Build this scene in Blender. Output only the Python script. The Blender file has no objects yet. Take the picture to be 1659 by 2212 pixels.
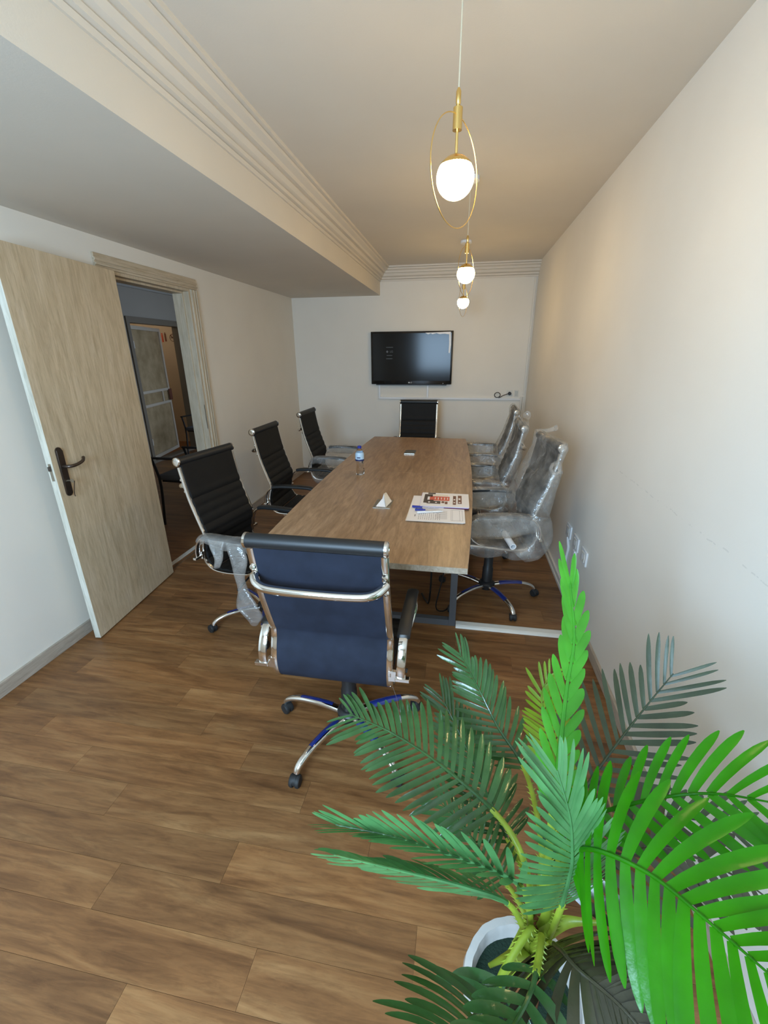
import bpy, bmesh, math, random
from mathutils import Vector, Matrix, noise
PI = math.pi
SC = bpy.context.scene
COL = SC.collection
random.seed(7)

# ------------------------------------------------------------------ camera
CH = 1.5669
def cam_axes(pitch, yaw, roll):
    cy, sy, cp, sp = math.cos(yaw), math.sin(yaw), math.cos(pitch), math.sin(pitch)
    f = Vector((-sy*cp, cy*cp, -sp)); r = Vector((cy, sy, 0)); u = r.cross(f)
    cr, sr = math.cos(roll), math.sin(roll)
    return r*cr + u*sr, u*cr - r*sr, f
cr_, cu_, cf_ = cam_axes(.3533, .1756, -.007)
cam_data = bpy.data.cameras.new('camera'); cam = bpy.data.objects.new('camera', cam_data)
COL.objects.link(cam); SC.camera = cam
cam_data.sensor_fit = 'HORIZONTAL'; cam_data.sensor_width = 36; cam_data.lens = 926.98/1659*36
cam_data.clip_start = .02
m = Matrix.Identity(4)
for i in range(3):
    m[i][0], m[i][1], m[i][2] = cr_[i], cu_[i], -cf_[i]
m[0][3], m[1][3], m[2][3] = 0, 0, CH
cam.matrix_world = m

# ------------------------------------------------------------------ world, lights, exposure
W = bpy.data.worlds.new('world'); SC.world = W; W.use_nodes = True
W.node_tree.nodes['Background'].inputs[0].default_value = (.62, .78, 1, 1)
W.node_tree.nodes['Background'].inputs[1].default_value = 1.6
SC.view_settings.view_transform = 'Standard'; SC.view_settings.look = 'None'
SC.view_settings.gamma = 1; SC.view_settings.use_curve_mapping = False
SC.view_settings.exposure = 0.50
def area_light(name, loc, tgt, sx, sy, power, color, spread=PI):
    d = bpy.data.lights.new(name, 'AREA'); d.shape = 'RECTANGLE'; d.size = sx; d.size_y = sy
    d.energy = power; d.color = color; d.spread = spread
    o = bpy.data.objects.new(name, d); COL.objects.link(o); o.location = loc
    o.rotation_euler = (Vector(tgt)-Vector(loc)).to_track_quat('-Z', 'Y').to_euler()
    return o
# daylight entering by the window in the wall behind the camera
area_light('window_daylight', (-.68, -1.03, 1.65), (-.68, 1.2, .95), 1.0, 1.05, 74, (.50, .74, 1.0))
# point lights without fittings in the hallway and in the room beyond it
def point_light(name, loc, power, color, r=.06):
    d = bpy.data.lights.new(name, 'POINT'); d.energy = power; d.color = color; d.shadow_soft_size = r
    o = bpy.data.objects.new(name, d); COL.objects.link(o); o.location = loc; return o
point_light('hallway_light', (-3.2, 3.0, 2.3), 2.2, (.92, .95, 1.0), .2)
point_light('far_room_light', (-4.74, 6.0, 2.28), 4.5, (1, .72, .42), .04)
point_light('far_room_inner_light', (-5.6, 6.6, 2.3), 5, (1, .80, .58), .1)
LAMP_STRENGTH = 54.0

# ------------------------------------------------------------------ materials
def mat(name, color, rough=.5, metal=0., spec=.5, **kw):
    M = bpy.data.materials.new(name); M.use_nodes = True
    b = M.node_tree.nodes['Principled BSDF']
    b.inputs['Base Color'].default_value = (*color, 1); b.inputs['Roughness'].default_value = rough
    b.inputs['Metallic'].default_value = metal; b.inputs['Specular IOR Level'].default_value = spec
    for k, v in kw.items(): b.inputs[k.replace('_', ' ')].default_value = v
    return M
def N(M, t, **kw):
    n = M.node_tree.nodes.new(t)
    for k, v in kw.items():
        if hasattr(n, k): setattr(n, k, v)
        else: n.inputs[k].default_value = v
    return n
def L(M, a, b): M.node_tree.links.new(a, b)
def B(M): return M.node_tree.nodes['Principled BSDF']
def coords(M, scale=(1, 1, 1), obj=True, rnd=0):
    tc = N(M, 'ShaderNodeTexCoord'); mp = N(M, 'ShaderNodeMapping'); mp.inputs['Scale'].default_value = scale
    L(M, tc.outputs['Object'], mp.inputs['Vector'])
    if rnd:
        oi = N(M, 'ShaderNodeObjectInfo'); cb = N(M, 'ShaderNodeCombineXYZ')
        ml = N(M, 'ShaderNodeMath', operation='MULTIPLY'); ml.inputs[1].default_value = rnd
        L(M, oi.outputs['Random'], ml.inputs[0]); L(M, ml.outputs[0], cb.inputs[0]); L(M, ml.outputs[0], cb.inputs[2])
        L(M, cb.outputs[0], mp.inputs['Location'])
    return mp.outputs[0]
def ramp(M, fac, stops):
    r = N(M, 'ShaderNodeValToRGB'); e = r.color_ramp.elements
    while len(e) < len(stops): e.new(.5)
    for el, (p, c) in zip(e, stops): el.position = p; el.color = (*c, 1)
    L(M, fac, r.inputs[0]); return r.outputs[0]
def bump(M, h, dist=.001, strength=.5):
    b = N(M, 'ShaderNodeBump'); b.inputs['Distance'].default_value = dist; b.inputs['Strength'].default_value = strength
    L(M, h, b.inputs['Height']); L(M, b.outputs[0], B(M).inputs['Normal']); return b
def noise_n(M, vec, scale, detail=4, rough=.55, dist=0.):
    n = N(M, 'ShaderNodeTexNoise'); n.inputs['Scale'].default_value = scale; n.inputs['Detail'].default_value = detail
    n.inputs['Roughness'].default_value = rough; n.inputs['Distortion'].default_value = dist
    L(M, vec, n.inputs['Vector']); return n.outputs['Fac']
def mixc(M, a, b, fac, mode='MIX'):
    n = N(M, 'ShaderNodeMix', data_type='RGBA', blend_type=mode)
    if isinstance(fac, float): n.inputs[0].default_value = fac
    else: L(M, fac, n.inputs[0])
    for s, i in ((a, 6), (b, 7)):
        if isinstance(s, tuple): n.inputs[i].default_value = (*s, 1)
        else: L(M, s, n.inputs[i])
    return n.outputs[2]

def wall_mat(name, color, scratch=False):
    M = mat(name, color, .85, 0, .25)
    v = coords(M)
    n1 = noise_n(M, v, 900, 2); bump(M, noise_n(M, v, 160, 6, .7), .0008, .35)
    c = ramp(M, noise_n(M, v, 1.7, 3), [(.35, tuple(x*.96 for x in color)), (.65, color)])
    if scratch:       # faint chain of scuff marks where chair backs have rubbed the wall
        sp = N(M, 'ShaderNodeSeparateXYZ'); L(M, v, sp.inputs[0])
        z0 = N(M, 'ShaderNodeMath', operation='SUBTRACT'); L(M, sp.outputs[2], z0.inputs[0]); z0.inputs[1].default_value = 1.024
        wob = N(M, 'ShaderNodeMath', operation='MULTIPLY_ADD'); L(M, noise_n(M, v, 9, 2), wob.inputs[0]); wob.inputs[1].default_value = .03; wob.inputs[2].default_value = -.015
        ad = N(M, 'ShaderNodeMath', operation='ADD'); L(M, z0.outputs[0], ad.inputs[0]); L(M, wob.outputs[0], ad.inputs[1])
        ab = N(M, 'ShaderNodeMath', operation='ABSOLUTE'); L(M, ad.outputs[0], ab.inputs[0])
        lt = N(M, 'ShaderNodeMath', operation='LESS_THAN'); L(M, ab.outputs[0], lt.inputs[0]); lt.inputs[1].default_value = .0022
        y1 = N(M, 'ShaderNodeMath', operation='LESS_THAN'); L(M, sp.outputs[1], y1.inputs[0]); y1.inputs[1].default_value = 2.27
        gt = N(M, 'ShaderNodeMath', operation='GREATER_THAN'); L(M, noise_n(M, v, 30, 4), gt.inputs[0]); gt.inputs[1].default_value = .53
        m1 = N(M, 'ShaderNodeMath', operation='MULTIPLY'); L(M, lt.outputs[0], m1.inputs[0]); L(M, y1.outputs[0], m1.inputs[1])
        m2 = N(M, 'ShaderNodeMath', operation='MULTIPLY'); L(M, m1.outputs[0], m2.inputs[0]); L(M, gt.outputs[0], m2.inputs[1])
        m3 = N(M, 'ShaderNodeMath', operation='MULTIPLY'); L(M, m2.outputs[0], m3.inputs[0]); m3.inputs[1].default_value = .26
        c = mixc(M, c, (.42, .40, .37), m3.outputs[0])
    L(M, c, B(M).inputs['Base Color'])
    return M

def wood_mat(name, dark, mid, light, axis='X', rough=.42, scale=1., rnd=0., randtone=0., bumpd=.0006, coarse=1.):
    M = mat(name, mid, rough)
    s = {'X': (1.1, 9, 9), 'Y': (9, 1.1, 9), 'Z': (9, 9, 1.1)}[axis]
    v = coords(M, tuple(x*scale for x in s), rnd=rnd)
    a = noise_n(M, v, 1.6*coarse, 6, .62, 1.1); b = noise_n(M, v, 7, 8, .7, .6)
    f = {'X': (3, 120, 120), 'Y': (120, 3, 120), 'Z': (120, 120, 3)}[axis]
    v2 = coords(M, f, rnd=rnd); fine = noise_n(M, v2, 1.5, 3, .6)
    c1 = ramp(M, a, [(.30, dark), (.5, mid), (.72, light)])
    c2 = ramp(M, b, [(.32, tuple(x*.78 for x in dark)), (.55, (.9, .9, .9)), (.75, (1, 1, 1))])
    c = mixc(M, c1, c2, .42, 'MULTIPLY')
    c3 = ramp(M, fine, [(.3, (.82, .82, .82)), (.6, (1, 1, 1))])
    c = mixc(M, c, c3, .55, 'MULTIPLY')
    if randtone:
        oi = N(M, 'ShaderNodeObjectInfo')
        r = ramp(M, oi.outputs['Random'], [(0, (1-randtone,)*3), (.45, (1-randtone*.35, 1-randtone*.45, 1-randtone*.55)), (1, (1+randtone, 1+randtone*.75, 1+randtone*.45))])
        c = mixc(M, c, r, 1.0, 'MULTIPLY')
    L(M, c, B(M).inputs['Base Color'])
    rr = N(M, 'ShaderNodeMapRange'); L(M, b, rr.inputs[0]); rr.inputs[3].default_value = rough-.08; rr.inputs[4].default_value = rough+.12
    L(M, rr.outputs[0], B(M).inputs['Roughness'])
    bump(M, b, bumpd, .35)
    return M

M_wall = wall_mat('wall_paint', (.82, .775, .69)); M_wall_scuffed = wall_mat('wall_paint_scuffed', (.81, .77, .70), True)
M_ceil = wall_mat('ceiling_paint', (.75, .69, .60))
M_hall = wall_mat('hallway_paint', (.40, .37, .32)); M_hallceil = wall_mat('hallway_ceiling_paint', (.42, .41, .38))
M_cream = wall_mat('cream_paint', (.60, .53, .43))
M_plank = wood_mat('vinyl_plank', (.140, .058, .018), (.255, .116, .040), (.37, .195, .076), 'X', .40, .85, 9.3, .14)
M_sub = mat('floor_underlay', (.16, .09, .045), .7)
M_table = wood_mat('table_oak', (.27, .165, .088), (.385, .245, .138), (.48, .32, .19), 'Y', .33, 1.5, 0, 0, .0003)
M_edge = wood_mat('table_edge_band', (.36, .28, .20), (.45, .37, .28), (.52, .44, .35), 'Y', .45, 1.)
M_door = wood_mat('door_ash', (.56, .45, .30), (.68, .555, .375), (.75, .63, .46), 'Z', .5, 1.1)
M_dooredge = wood_mat('door_edge_ash', (.55, .52, .42), (.74, .71, .6), (.82, .8, .7), 'Z', .5, 1.)
M_trim = wood_mat('trim_ash', (.58, .48, .34), (.62, .52, .38), (.67, .57, .43), 'Z', .5, .8)
M_trimh = wood_mat('trim_ash_level', (.50, .41, .28), (.60, .50, .36), (.68, .58, .44), 'Y', .5, .8)
M_base = wood_mat('baseboard_beige', (.40, .33, .26), (.50, .43, .35), (.58, .5, .42), 'Y', .5, 1.)
M_whitepl = mat('white_plastic', (.80, .80, .80), .4)
M_offwhite = mat('old_white_plastic', (.72, .69, .62), .45)
M_chrome = mat('chrome', (.82, .80, .77), .09, 1.)
M_black = mat('black_plastic', (.012, .012, .013), .42)
M_rubber = mat('black_rubber', (.016, .016, .016), .62)
def cloth_mat(name, color, rough, sc, d=.0006, spec=.3):
    M = mat(name, color, rough, 0, spec); v = coords(M)
    w1 = N(M, 'ShaderNodeTexWave', bands_direction='X'); w1.inputs['Scale'].default_value = sc; L(M, v, w1.inputs[0])
    w2 = N(M, 'ShaderNodeTexWave', bands_direction='Z'); w2.inputs['Scale'].default_value = sc; L(M, v, w2.inputs[0])
    ad = N(M, 'ShaderNodeMath', operation='ADD'); L(M, w1.outputs['Fac'], ad.inputs[0]); L(M, w2.outputs['Fac'], ad.inputs[1])
    bump(M, ad.outputs[0], d, .4)
    n = noise_n(M, v, 14, 4); L(M, ramp(M, n, [(.35, tuple(x*.8 for x in color)), (.7, tuple(min(1, x*1.2) for x in color))]), B(M).inputs['Base Color'])
    return M
M_ribbed = cloth_mat('black_ribbed_fabric', (.0055, .0052, .0050), .62, 260, .0004, .3)
M_navy = cloth_mat('navy_mesh_fabric', (.015, .020, .036), .72, 300, .0005)
M_leather = mat('black_leatherette', (.010, .011, .012), .46)
M_film = mat('blue_protective_film', (.012, .028, .19), .28, 0, .6)
M_film.node_tree.nodes['Principled BSDF'].inputs['Alpha'].default_value = .78
M_steel = mat('brushed_steel', (.42, .39, .33), .35, 1.)
M_darksteel = mat('dark_bronze_metal', (.13, .105, .09), .32, .9)
M_greyframe = mat('grey_painted_steel', (.105, .11, .12), .5, .1)
M_brass = mat('brass_wire', (.9, .62, .22), .25, 1.)
M_screen = mat('screen_glass', (.012, .010, .008), .12, 0, .16)
M_bezel = mat('screen_bezel', (.012, .011, .010), .12, 0, .6)
M_paper = mat('white_paper', (.86, .82, .80), .6); M_paper2 = mat('cream_paper', (.80, .72, .60), .6)
M_ink = mat('grey_print', (.30, .27, .27), .7); M_inkd = mat('dark_print', (.06, .045, .04), .6)
M_red = mat('red_print', (.62, .10, .06), .5); M_brown = mat('brown_print', (.16, .06, .04), .5)
M_maroon = mat('maroon_card', (.16, .01, .06), .5); M_lilac = mat('lilac_paper', (.72, .66, .84), .6)
M_bluecap = mat('blue_pen_plastic', (.02, .035, .30), .3); M_whitepen = mat('white_pen_plastic', (.85, .85, .85), .25)
M_clear = mat('clear_plastic', (.95, .97, 1), .03, 0, .5, Transmission_Weight=1., IOR=1.2)
M_label = mat('bottle_label', (.50, .66, .80), .4); M_labeldark = mat('bottle_label_band', (.03, .04, .12), .4)
M_pot = mat('white_pot', (.55, .52, .48), .4)
v = coords(M_pot); bump(M_pot, noise_n(M_pot, v, 22, 3), .004, .5)
M_soil = mat('dark_green_moss', (.006, .022, .010), .95); v = coords(M_soil); bump(M_soil, noise_n(M_soil, v, 120, 5), .006, .9)
M_trunk = mat('brown_trunk', (.20, .075, .02), .8); v = coords(M_trunk); bump(M_trunk, noise_n(M_trunk, v, 60, 5), .004, .8)
M_greyseat = mat('grey_seat_fabric', (.10, .105, .12), .8)
M_text = mat('silver_lettering', (.55, .53, .5), .4)
M_faint = mat('faint_screen_text', (.085, .078, .07), .4)

def leaf_mat(name, color, rough=.3, trans=.35, tc=None):
    M = mat(name, color, rough, 0, .5)
    nt = M.node_tree; out = nt.nodes['Material Output']; b = B(M)
    v = coords(M); n = noise_n(M, v, 18, 3)
    L(M, ramp(M, n, [(.3, tuple(x*.72 for x in color)), (.7, tuple(min(1, x*1.2) for x in color))]), b.inputs['Base Color'])
    w = noise_n(M, coords(M, (1, 1, 1)), 70, 3); bump(M, w, .0012, .5)
    t = N(M, 'ShaderNodeBsdfTranslucent'); t.inputs[0].default_value = (*(tc or color), 1)
    mx = N(M, 'ShaderNodeMixShader'); mx.inputs[0].default_value = trans
    L(M, b.outputs[0], mx.inputs[1]); L(M, t.outputs[0], mx.inputs[2]); L(M, mx.outputs[0], out.inputs[0])
    return M
M_leafd = leaf_mat('dark_glossy_leaf', (.040, .105, .030), .16, .12, (.07, .20, .03))
M_leafm = leaf_mat('sea_green_leaf', (.085, .24, .080), .24, .22, (.14, .40, .12))
M_leafb = leaf_mat('bright_green_leaf', (.026, .205, .002), .26, .42, (.055, .40, .002))
M_leafn = leaf_mat('neon_green_leaf', (.060, .30, .020), .30, .38, (.12, .55, .015))
M_leafo = leaf_mat('olive_leaf', (.050, .068, .035), .42, .10, (.05, .09, .03))
M_leafy = leaf_mat('yellow_green_leaf', (.17, .30, .015), .4, .4, (.35, .50, .02))
M_leafk = leaf_mat('brownish_dark_leaf', (.040, .036, .018), .26, .06, (.05, .05, .02))
M_stem = leaf_mat('yellow_green_stem', (.33, .43, .04), .38, .15, (.4, .55, .05))

def foil_mat():
    M = bpy.data.materials.new('bubble_foil'); M.use_nodes = True; nt = M.node_tree; nt.nodes.remove(B(M)); out = nt.nodes['Material Output']
    v = coords(M)
    vo = N(M, 'ShaderNodeTexVoronoi'); vo.inputs['Scale'].default_value = 105; L(M, v, vo.inputs['Vector'])
    nz = noise_n(M, v, 13, 4)
    ad = N(M, 'ShaderNodeMath', operation='MULTIPLY_ADD'); L(M, vo.outputs['Distance'], ad.inputs[0]); ad.inputs[1].default_value = -.22; L(M, nz, ad.inputs[2])
    bp = N(M, 'ShaderNodeBump'); bp.inputs['Distance'].default_value = .006; bp.inputs['Strength'].default_value = 1.; L(M, ad.outputs[0], bp.inputs['Height'])
    tr = N(M, 'ShaderNodeBsdfTransparent'); tr.inputs[0].default_value = (.93, .93, .92, 1)
    gl = N(M, 'ShaderNodeBsdfGlossy'); gl.inputs['Roughness'].default_value = .18; gl.inputs[0].default_value = (.9, .9, .9, 1); L(M, bp.outputs[0], gl.inputs['Normal'])
    df = N(M, 'ShaderNodeBsdfDiffuse'); df.inputs[0].default_value = (.92, .91, .88, 1); L(M, bp.outputs[0], df.inputs['Normal'])
    tl = N(M, 'ShaderNodeBsdfTranslucent'); tl.inputs[0].default_value = (.92, .91, .88, 1); L(M, bp.outputs[0], tl.inputs['Normal'])
    m0 = N(M, 'ShaderNodeMixShader'); m0.inputs[0].default_value = .45; L(M, df.outputs[0], m0.inputs[1]); L(M, tl.outputs[0], m0.inputs[2])
    m1 = N(M, 'ShaderNodeMixShader'); m1.inputs[0].default_value = .32; L(M, m0.outputs[0], m1.inputs[1]); L(M, gl.outputs[0], m1.inputs[2])
    mr = N(M, 'ShaderNodeMapRange'); L(M, nz, mr.inputs[0]); mr.inputs[1].default_value = .3; mr.inputs[2].default_value = .7
    mr.inputs[3].default_value = .12; mr.inputs[4].default_value = .44
    m2 = N(M, 'ShaderNodeMixShader'); L(M, mr.outputs[0], m2.inputs[0]); L(M, tr.outputs[0], m2.inputs[1]); L(M, m1.outputs[0], m2.inputs[2])
    L(M, m2.outputs[0], out.inputs[0]); return M
M_foil = foil_mat()
M_globe = bpy.data.materials.new('glowing_globe'); M_globe.use_nodes = True
B(M_globe).inputs['Emission Color'].default_value = (1, .69, .31, 1); B(M_globe).inputs['Emission Strength'].default_value = LAMP_STRENGTH
B(M_globe).inputs['Base Color'].default_value = (1, .95, .85, 1)

# ------------------------------------------------------------------ helpers
def obj(name, bm, m, parent=None, smooth=False, mats=None, recalc=True):
    if recalc: bmesh.ops.recalc_face_normals(bm, faces=bm.faces)
    me = bpy.data.meshes.new(name); bm.to_mesh(me); bm.free()
    for q in (mats or [m]): me.materials.append(q)
    if smooth:
        for p in me.polygons: p.use_smooth = True
        if smooth != 'all': me.set_sharp_from_angle(angle=math.radians(40))
    o = bpy.data.objects.new(name, me); COL.objects.link(o)
    if parent: o.parent = parent
    return o
def tag(o, label=None, cat=None, group=None, kind=None):
    if label: o['label'] = label
    if cat: o['category'] = cat
    if group: o['group'] = group
    if kind: o['kind'] = kind
    return o
def thing(name, label, cat, loc=(0, 0, 0), rz=0, group=None, kind=None):
    o = bpy.data.objects.new(name, None); COL.objects.link(o); o.location = loc; o.rotation_euler = (0, 0, rz)
    o.empty_display_size = .1
    return tag(o, label, cat, group, kind)
def BM(): return bmesh.new()
def box(bm, x0, x1, y0, y1, z0, z1, bev=0., mi=0):
    r = bmesh.ops.create_cube(bm, size=1)
    for v in r['verts']:
        v.co = Vector(((x0+x1)/2+v.co.x*(x1-x0), (y0+y1)/2+v.co.y*(y1-y0), (z0+z1)/2+v.co.z*(z1-z0)))
    es = list({e for v in r['verts'] for e in v.link_edges})
    if bev: bmesh.ops.bevel(bm, geom=es, offset=bev, segments=2, profile=.6, affect='EDGES', clamp_overlap=True)
    for f in bm.faces:
        if f.index == -1 or mi: f.material_index = mi if f.index == -1 else f.material_index
    return r['verts']
def Box(name, ext, m, parent=None, bev=0.):
    bm = BM(); box(bm, *ext, bev=bev); return obj(name, bm, m, parent)
def cat(pts, n):          # Catmull-Rom resample, n points
    P = [Vector(p) for p in pts]; P = [P[0]*2-P[1]] + P + [P[-1]*2-P[-2]]; out = []
    S = len(P)-3
    for i in range(n):
        t = i/(n-1)*S; k = min(int(t), S-1); t -= k
        a, b, c, d = P[k:k+4]
        out.append(.5*((2*b)+(c-a)*t+(2*a-5*b+4*c-d)*t*t+(3*b-a-3*c+d)*t**3))
    # equal arc length
    L_ = [0]
    for i in range(1, n): L_.append(L_[-1]+(out[i]-out[i-1]).length)
    res = []; j = 0
    for i in range(n):
        s = L_[-1]*i/(n-1)
        while j < n-2 and L_[j+1] < s: j += 1
        d = L_[j+1]-L_[j]; u = (s-L_[j])/d if d > 1e-9 else 0
        res.append(out[j].lerp(out[j+1], max(0, min(1, u))))
    return res
def sweep(bm, pts, rx, ry=None, side=None, seg=12, caps=True, sq=1., mi=0):
    """tube; rx = half size along the side vector, ry = half size across; floats or lists"""
    n = len(pts); ry = rx if ry is None else ry
    X = rx if isinstance(rx, (list, tuple)) else [rx]*n; Y = ry if isinstance(ry, (list, tuple)) else [ry]*n
    rings = []; prev = None
    for i, p in enumerate(pts):
        p = Vector(p); t = (Vector(pts[min(i+1, n-1)])-Vector(pts[max(i-1, 0)])).normalized()
        if side is not None: s = Vector(side)
        elif prev is None: s = t.orthogonal()
        else: s = prev
        s = (s-t*s.dot(t)); s = s.normalized() if s.length > 1e-6 else t.orthogonal().normalized()
        prev = s; u = t.cross(s); ring = []
        for k in range(seg):
            a = 2*PI*k/seg; c, d = math.cos(a), math.sin(a)
            if sq != 1: c = math.copysign(abs(c)**sq, c); d = math.copysign(abs(d)**sq, d)
            ring.append(bm.verts.new(p+s*(c*X[i])+u*(d*Y[i])))
        rings.append(ring)
    for a, b in zip(rings, rings[1:]):
        for k in range(seg):
            f = bm.faces.new((a[k], a[(k+1) % seg], b[(k+1) % seg], b[k])); f.material_index = mi
    if caps:
        bm.faces.new(rings[0][::-1]).material_index = mi; bm.faces.new(rings[-1]).material_index = mi
    return rings
def lathe(bm, prof, seg=24, c=(0, 0, 0), axis=None, caps=True, mi=0, wob=None):
    c = Vector(c); Q = Vector((0, 0, 1)).rotation_difference(Vector(axis).normalized()) if axis else None
    rings = []
    for r, z in prof:
        ring = []
        for k in range(seg):
            a = 2*PI*k/seg; rr = r*(wob(a, z) if wob else 1); v = Vector((rr*math.cos(a), rr*math.sin(a), z))
            if Q: v = Q @ v
            ring.append(bm.verts.new(c+v))
        rings.append(ring)
    for a, b in zip(rings, rings[1:]):
        for k in range(seg):
            bm.faces.new((a[k], a[(k+1) % seg], b[(k+1) % seg], b[k])).material_index = mi
    if caps:
        bm.faces.new(rings[0][::-1]).material_index = mi; bm.faces.new(rings[-1]).material_index = mi
def prism(bm, poly, z0, z1, mi=0):
    a = [bm.verts.new((x, y, z0)) for x, y in poly]; b = [bm.verts.new((x, y, z1)) for x, y in poly]; n = len(poly)
    bm.faces.new(a[::-1]).material_index = mi; bm.faces.new(b).material_index = mi
    for i in range(n): bm.faces.new((a[i], a[(i+1) % n], b[(i+1) % n], b[i])).material_index = mi
def quadbox(bm, corners, th, mi=0):      # 4 corners (Vectors) + thickness along the normal
    c = [Vector(q) for q in corners]; n = (c[1]-c[0]).cross(c[3]-c[0]).normalized()*th
    a = [bm.verts.new(q) for q in c]; b = [bm.verts.new(q+n) for q in c]
    bm.faces.new(a[::-1]).material_index = mi; bm.faces.new(b).material_index = mi
    for i in range(4): bm.faces.new((a[i], a[(i+1) % 4], b[(i+1) % 4], b[i])).material_index = mi
def copy_tree(o, parent=None):
    c = o.copy(); COL.objects.link(c)
    if parent: c.parent = parent
    for ch in list(o.children): copy_tree(ch, c)
    return c
def text_mesh(name, s, size, m, parent, mw, depth=.0004):
    cu = bpy.data.curves.new(name, 'FONT'); cu.body = s; cu.size = size; cu.extrude = depth; cu.align_x = 'CENTER'; cu.align_y = 'CENTER'
    t = bpy.data.objects.new(name, cu); COL.objects.link(t); bpy.context.view_layer.update()
    me = bpy.data.meshes.new_from_object(t.evaluated_get(bpy.context.evaluated_depsgraph_get()))
    bpy.data.objects.remove(t); o = bpy.data.objects.new(name, me); me.materials.clear(); me.materials.append(m); COL.objects.link(o)
    o.matrix_world = mw
    if parent: o.parent = parent
    return o

# ------------------------------------------------------------------ room shell
XL, XR, YF, YB = -2.1476, .7725, 5.6285, -1.15
ZC, ZS, XB = 2.5117, 2.2216, -1.0283
T = .12
def struct(o): o['kind'] = 'structure'; return o
DY0, DY1, DZ = 2.585, 3.44, 2.055          # doorway in the left wall
bm = BM()
box(bm, XL-T, XL, YB, DY0, 0, 2.9); box(bm, XL-T, XL, DY1, YF+T, 0, 2.9); box(bm, XL-T, XL, DY0, DY1, DZ, 2.9)
struct(obj('wall_left', bm, M_wall))
bm = BM(); box(bm, XR, XR+T, YB, YF+T, 0, 2.9); struct(obj('wall_right', bm, M_wall_scuffed))
bm = BM(); box(bm, XL, XR, YF, YF+T, 0, 2.9); struct(obj('wall_far', bm, M_wall))
WX0, WX1, WZ0, WZ1 = -1.25, -.1, 1.05, 2.2
bm = BM()
box(bm, XL, WX0, YB-T, YB, 0, 2.9); box(bm, WX1, XR+T, YB-T, YB, 0, 2.9)
box(bm, WX0, WX1, YB-T, YB, 0, WZ0); box(bm, WX0, WX1, YB-T, YB, WZ1, 2.9)
struct(obj('wall_near', bm, M_wall))
win = struct(thing('window_1', None, None, ((WX0+WX1)/2, YB-.06, WZ0)))
ww, wh = (WX1-WX0)/2, WZ1-WZ0
bm = BM()
for x0, x1, z0, z1 in ((-ww, ww, 0, .05), (-ww, ww, wh-.05, wh), (-ww, -ww+.05, .05, wh-.05), (ww-.05, ww, .05, wh-.05), (-.03, .03, .05, wh-.05)):
    box(bm, x0, x1, -.025, .025, z0, z1)
obj('window_frame', bm, M_whitepl, win)
bm = BM(); box(bm, XB, XR+T, YB-T, YF+T, ZC, 2.9); struct(obj('ceiling', bm, M_ceil))
bm = BM(); box(bm, XL, XB, YB-T, YF, ZS, 2.88); struct(obj('ceiling_beam', bm, M_ceil))

# floor: slab plus every vinyl plank
floor = struct(obj('floor', (lambda b: (box(b, XL-2.9, XR+T, YB-T, 7.6, -.06, -.0022), b)[1])(BM()), M_sub))
J = {-1: -.793, 0: -.483, 1: -1.02, 2: -.67, 3: -1.2, 4: -.5, 5: -.8, 6: -1.05, 7: -1.26, 8: -.95, 9: -1.42, 10: -.11, 11: .34, 12: .04, 15: .58}
PW, PL, G = .1265, .975, .0004
rp = random.Random(3)
def plank(x0, x1, y0, y1):
    bm = BM(); box(bm, x0+G, x1-G, y0+G, y1-G, -.0022, 0)
    for v_ in bm.verts:
        if v_.co.z > -.001: v_.co.z = 0
    o = obj('floor_plank', bm, M_plank, floor); return o
for k in range(-13, 41):
    y0 = .508+PW*k; y1 = min(y0+PW, YF)
    if y0 < YB: y0 = YB
    if y1 <= y0: continue
    j = J.get(k, rp.uniform(-1.4, -.4)); xs = []
    x = j
    while x > XL: x -= PL
    x += PL
    while x < XR: xs.append(x); x += PL
    e = [XL]+xs+[XR]
    e = [XL]+[q for q in xs if q-XL > .03 and XR-q > .03]+[XR]
    for a, b in zip(e, e[1:]): plank(a, b, y0, y1)
    # hallway continuation of the same floor
for k in range(12, 52):
    y0 = .508+PW*k; x = -2.17-rp.uniform(.1, .9); e = [-2.17]
    while x > -4.7: e.append(x); x -= PL
    e.append(-4.75)
    for a, b in zip(e, e[1:]): plank(b, a, y0, y0+PW)

# baseboards
def base_board(name, ext, m, bev=.003): return struct(Box(name, ext, m, None, bev))
base_board('baseboard_left', (XL, XL+.014, YB, 2.50, 0, .075), M_base)
base_board('baseboard_left', (XL, XL+.014, 3.524, YF, 0, .075), M_base)
base_board('baseboard_right', (XR-.014, XR, YB, 2.22, 0, .065), M_base)
bm = BM(); box(bm, XR-.016, XR, 2.22, YF, 0, .055, .003); box(bm, XR-.024, XR-.016, 2.22, YF, .0, .022, .002)
struct(obj('baseboard_right', bm, M_offwhite))
base_board('baseboard_far', (XL+.014, XR-.024, YF-.014, YF, 0, .07), M_base)

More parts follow.
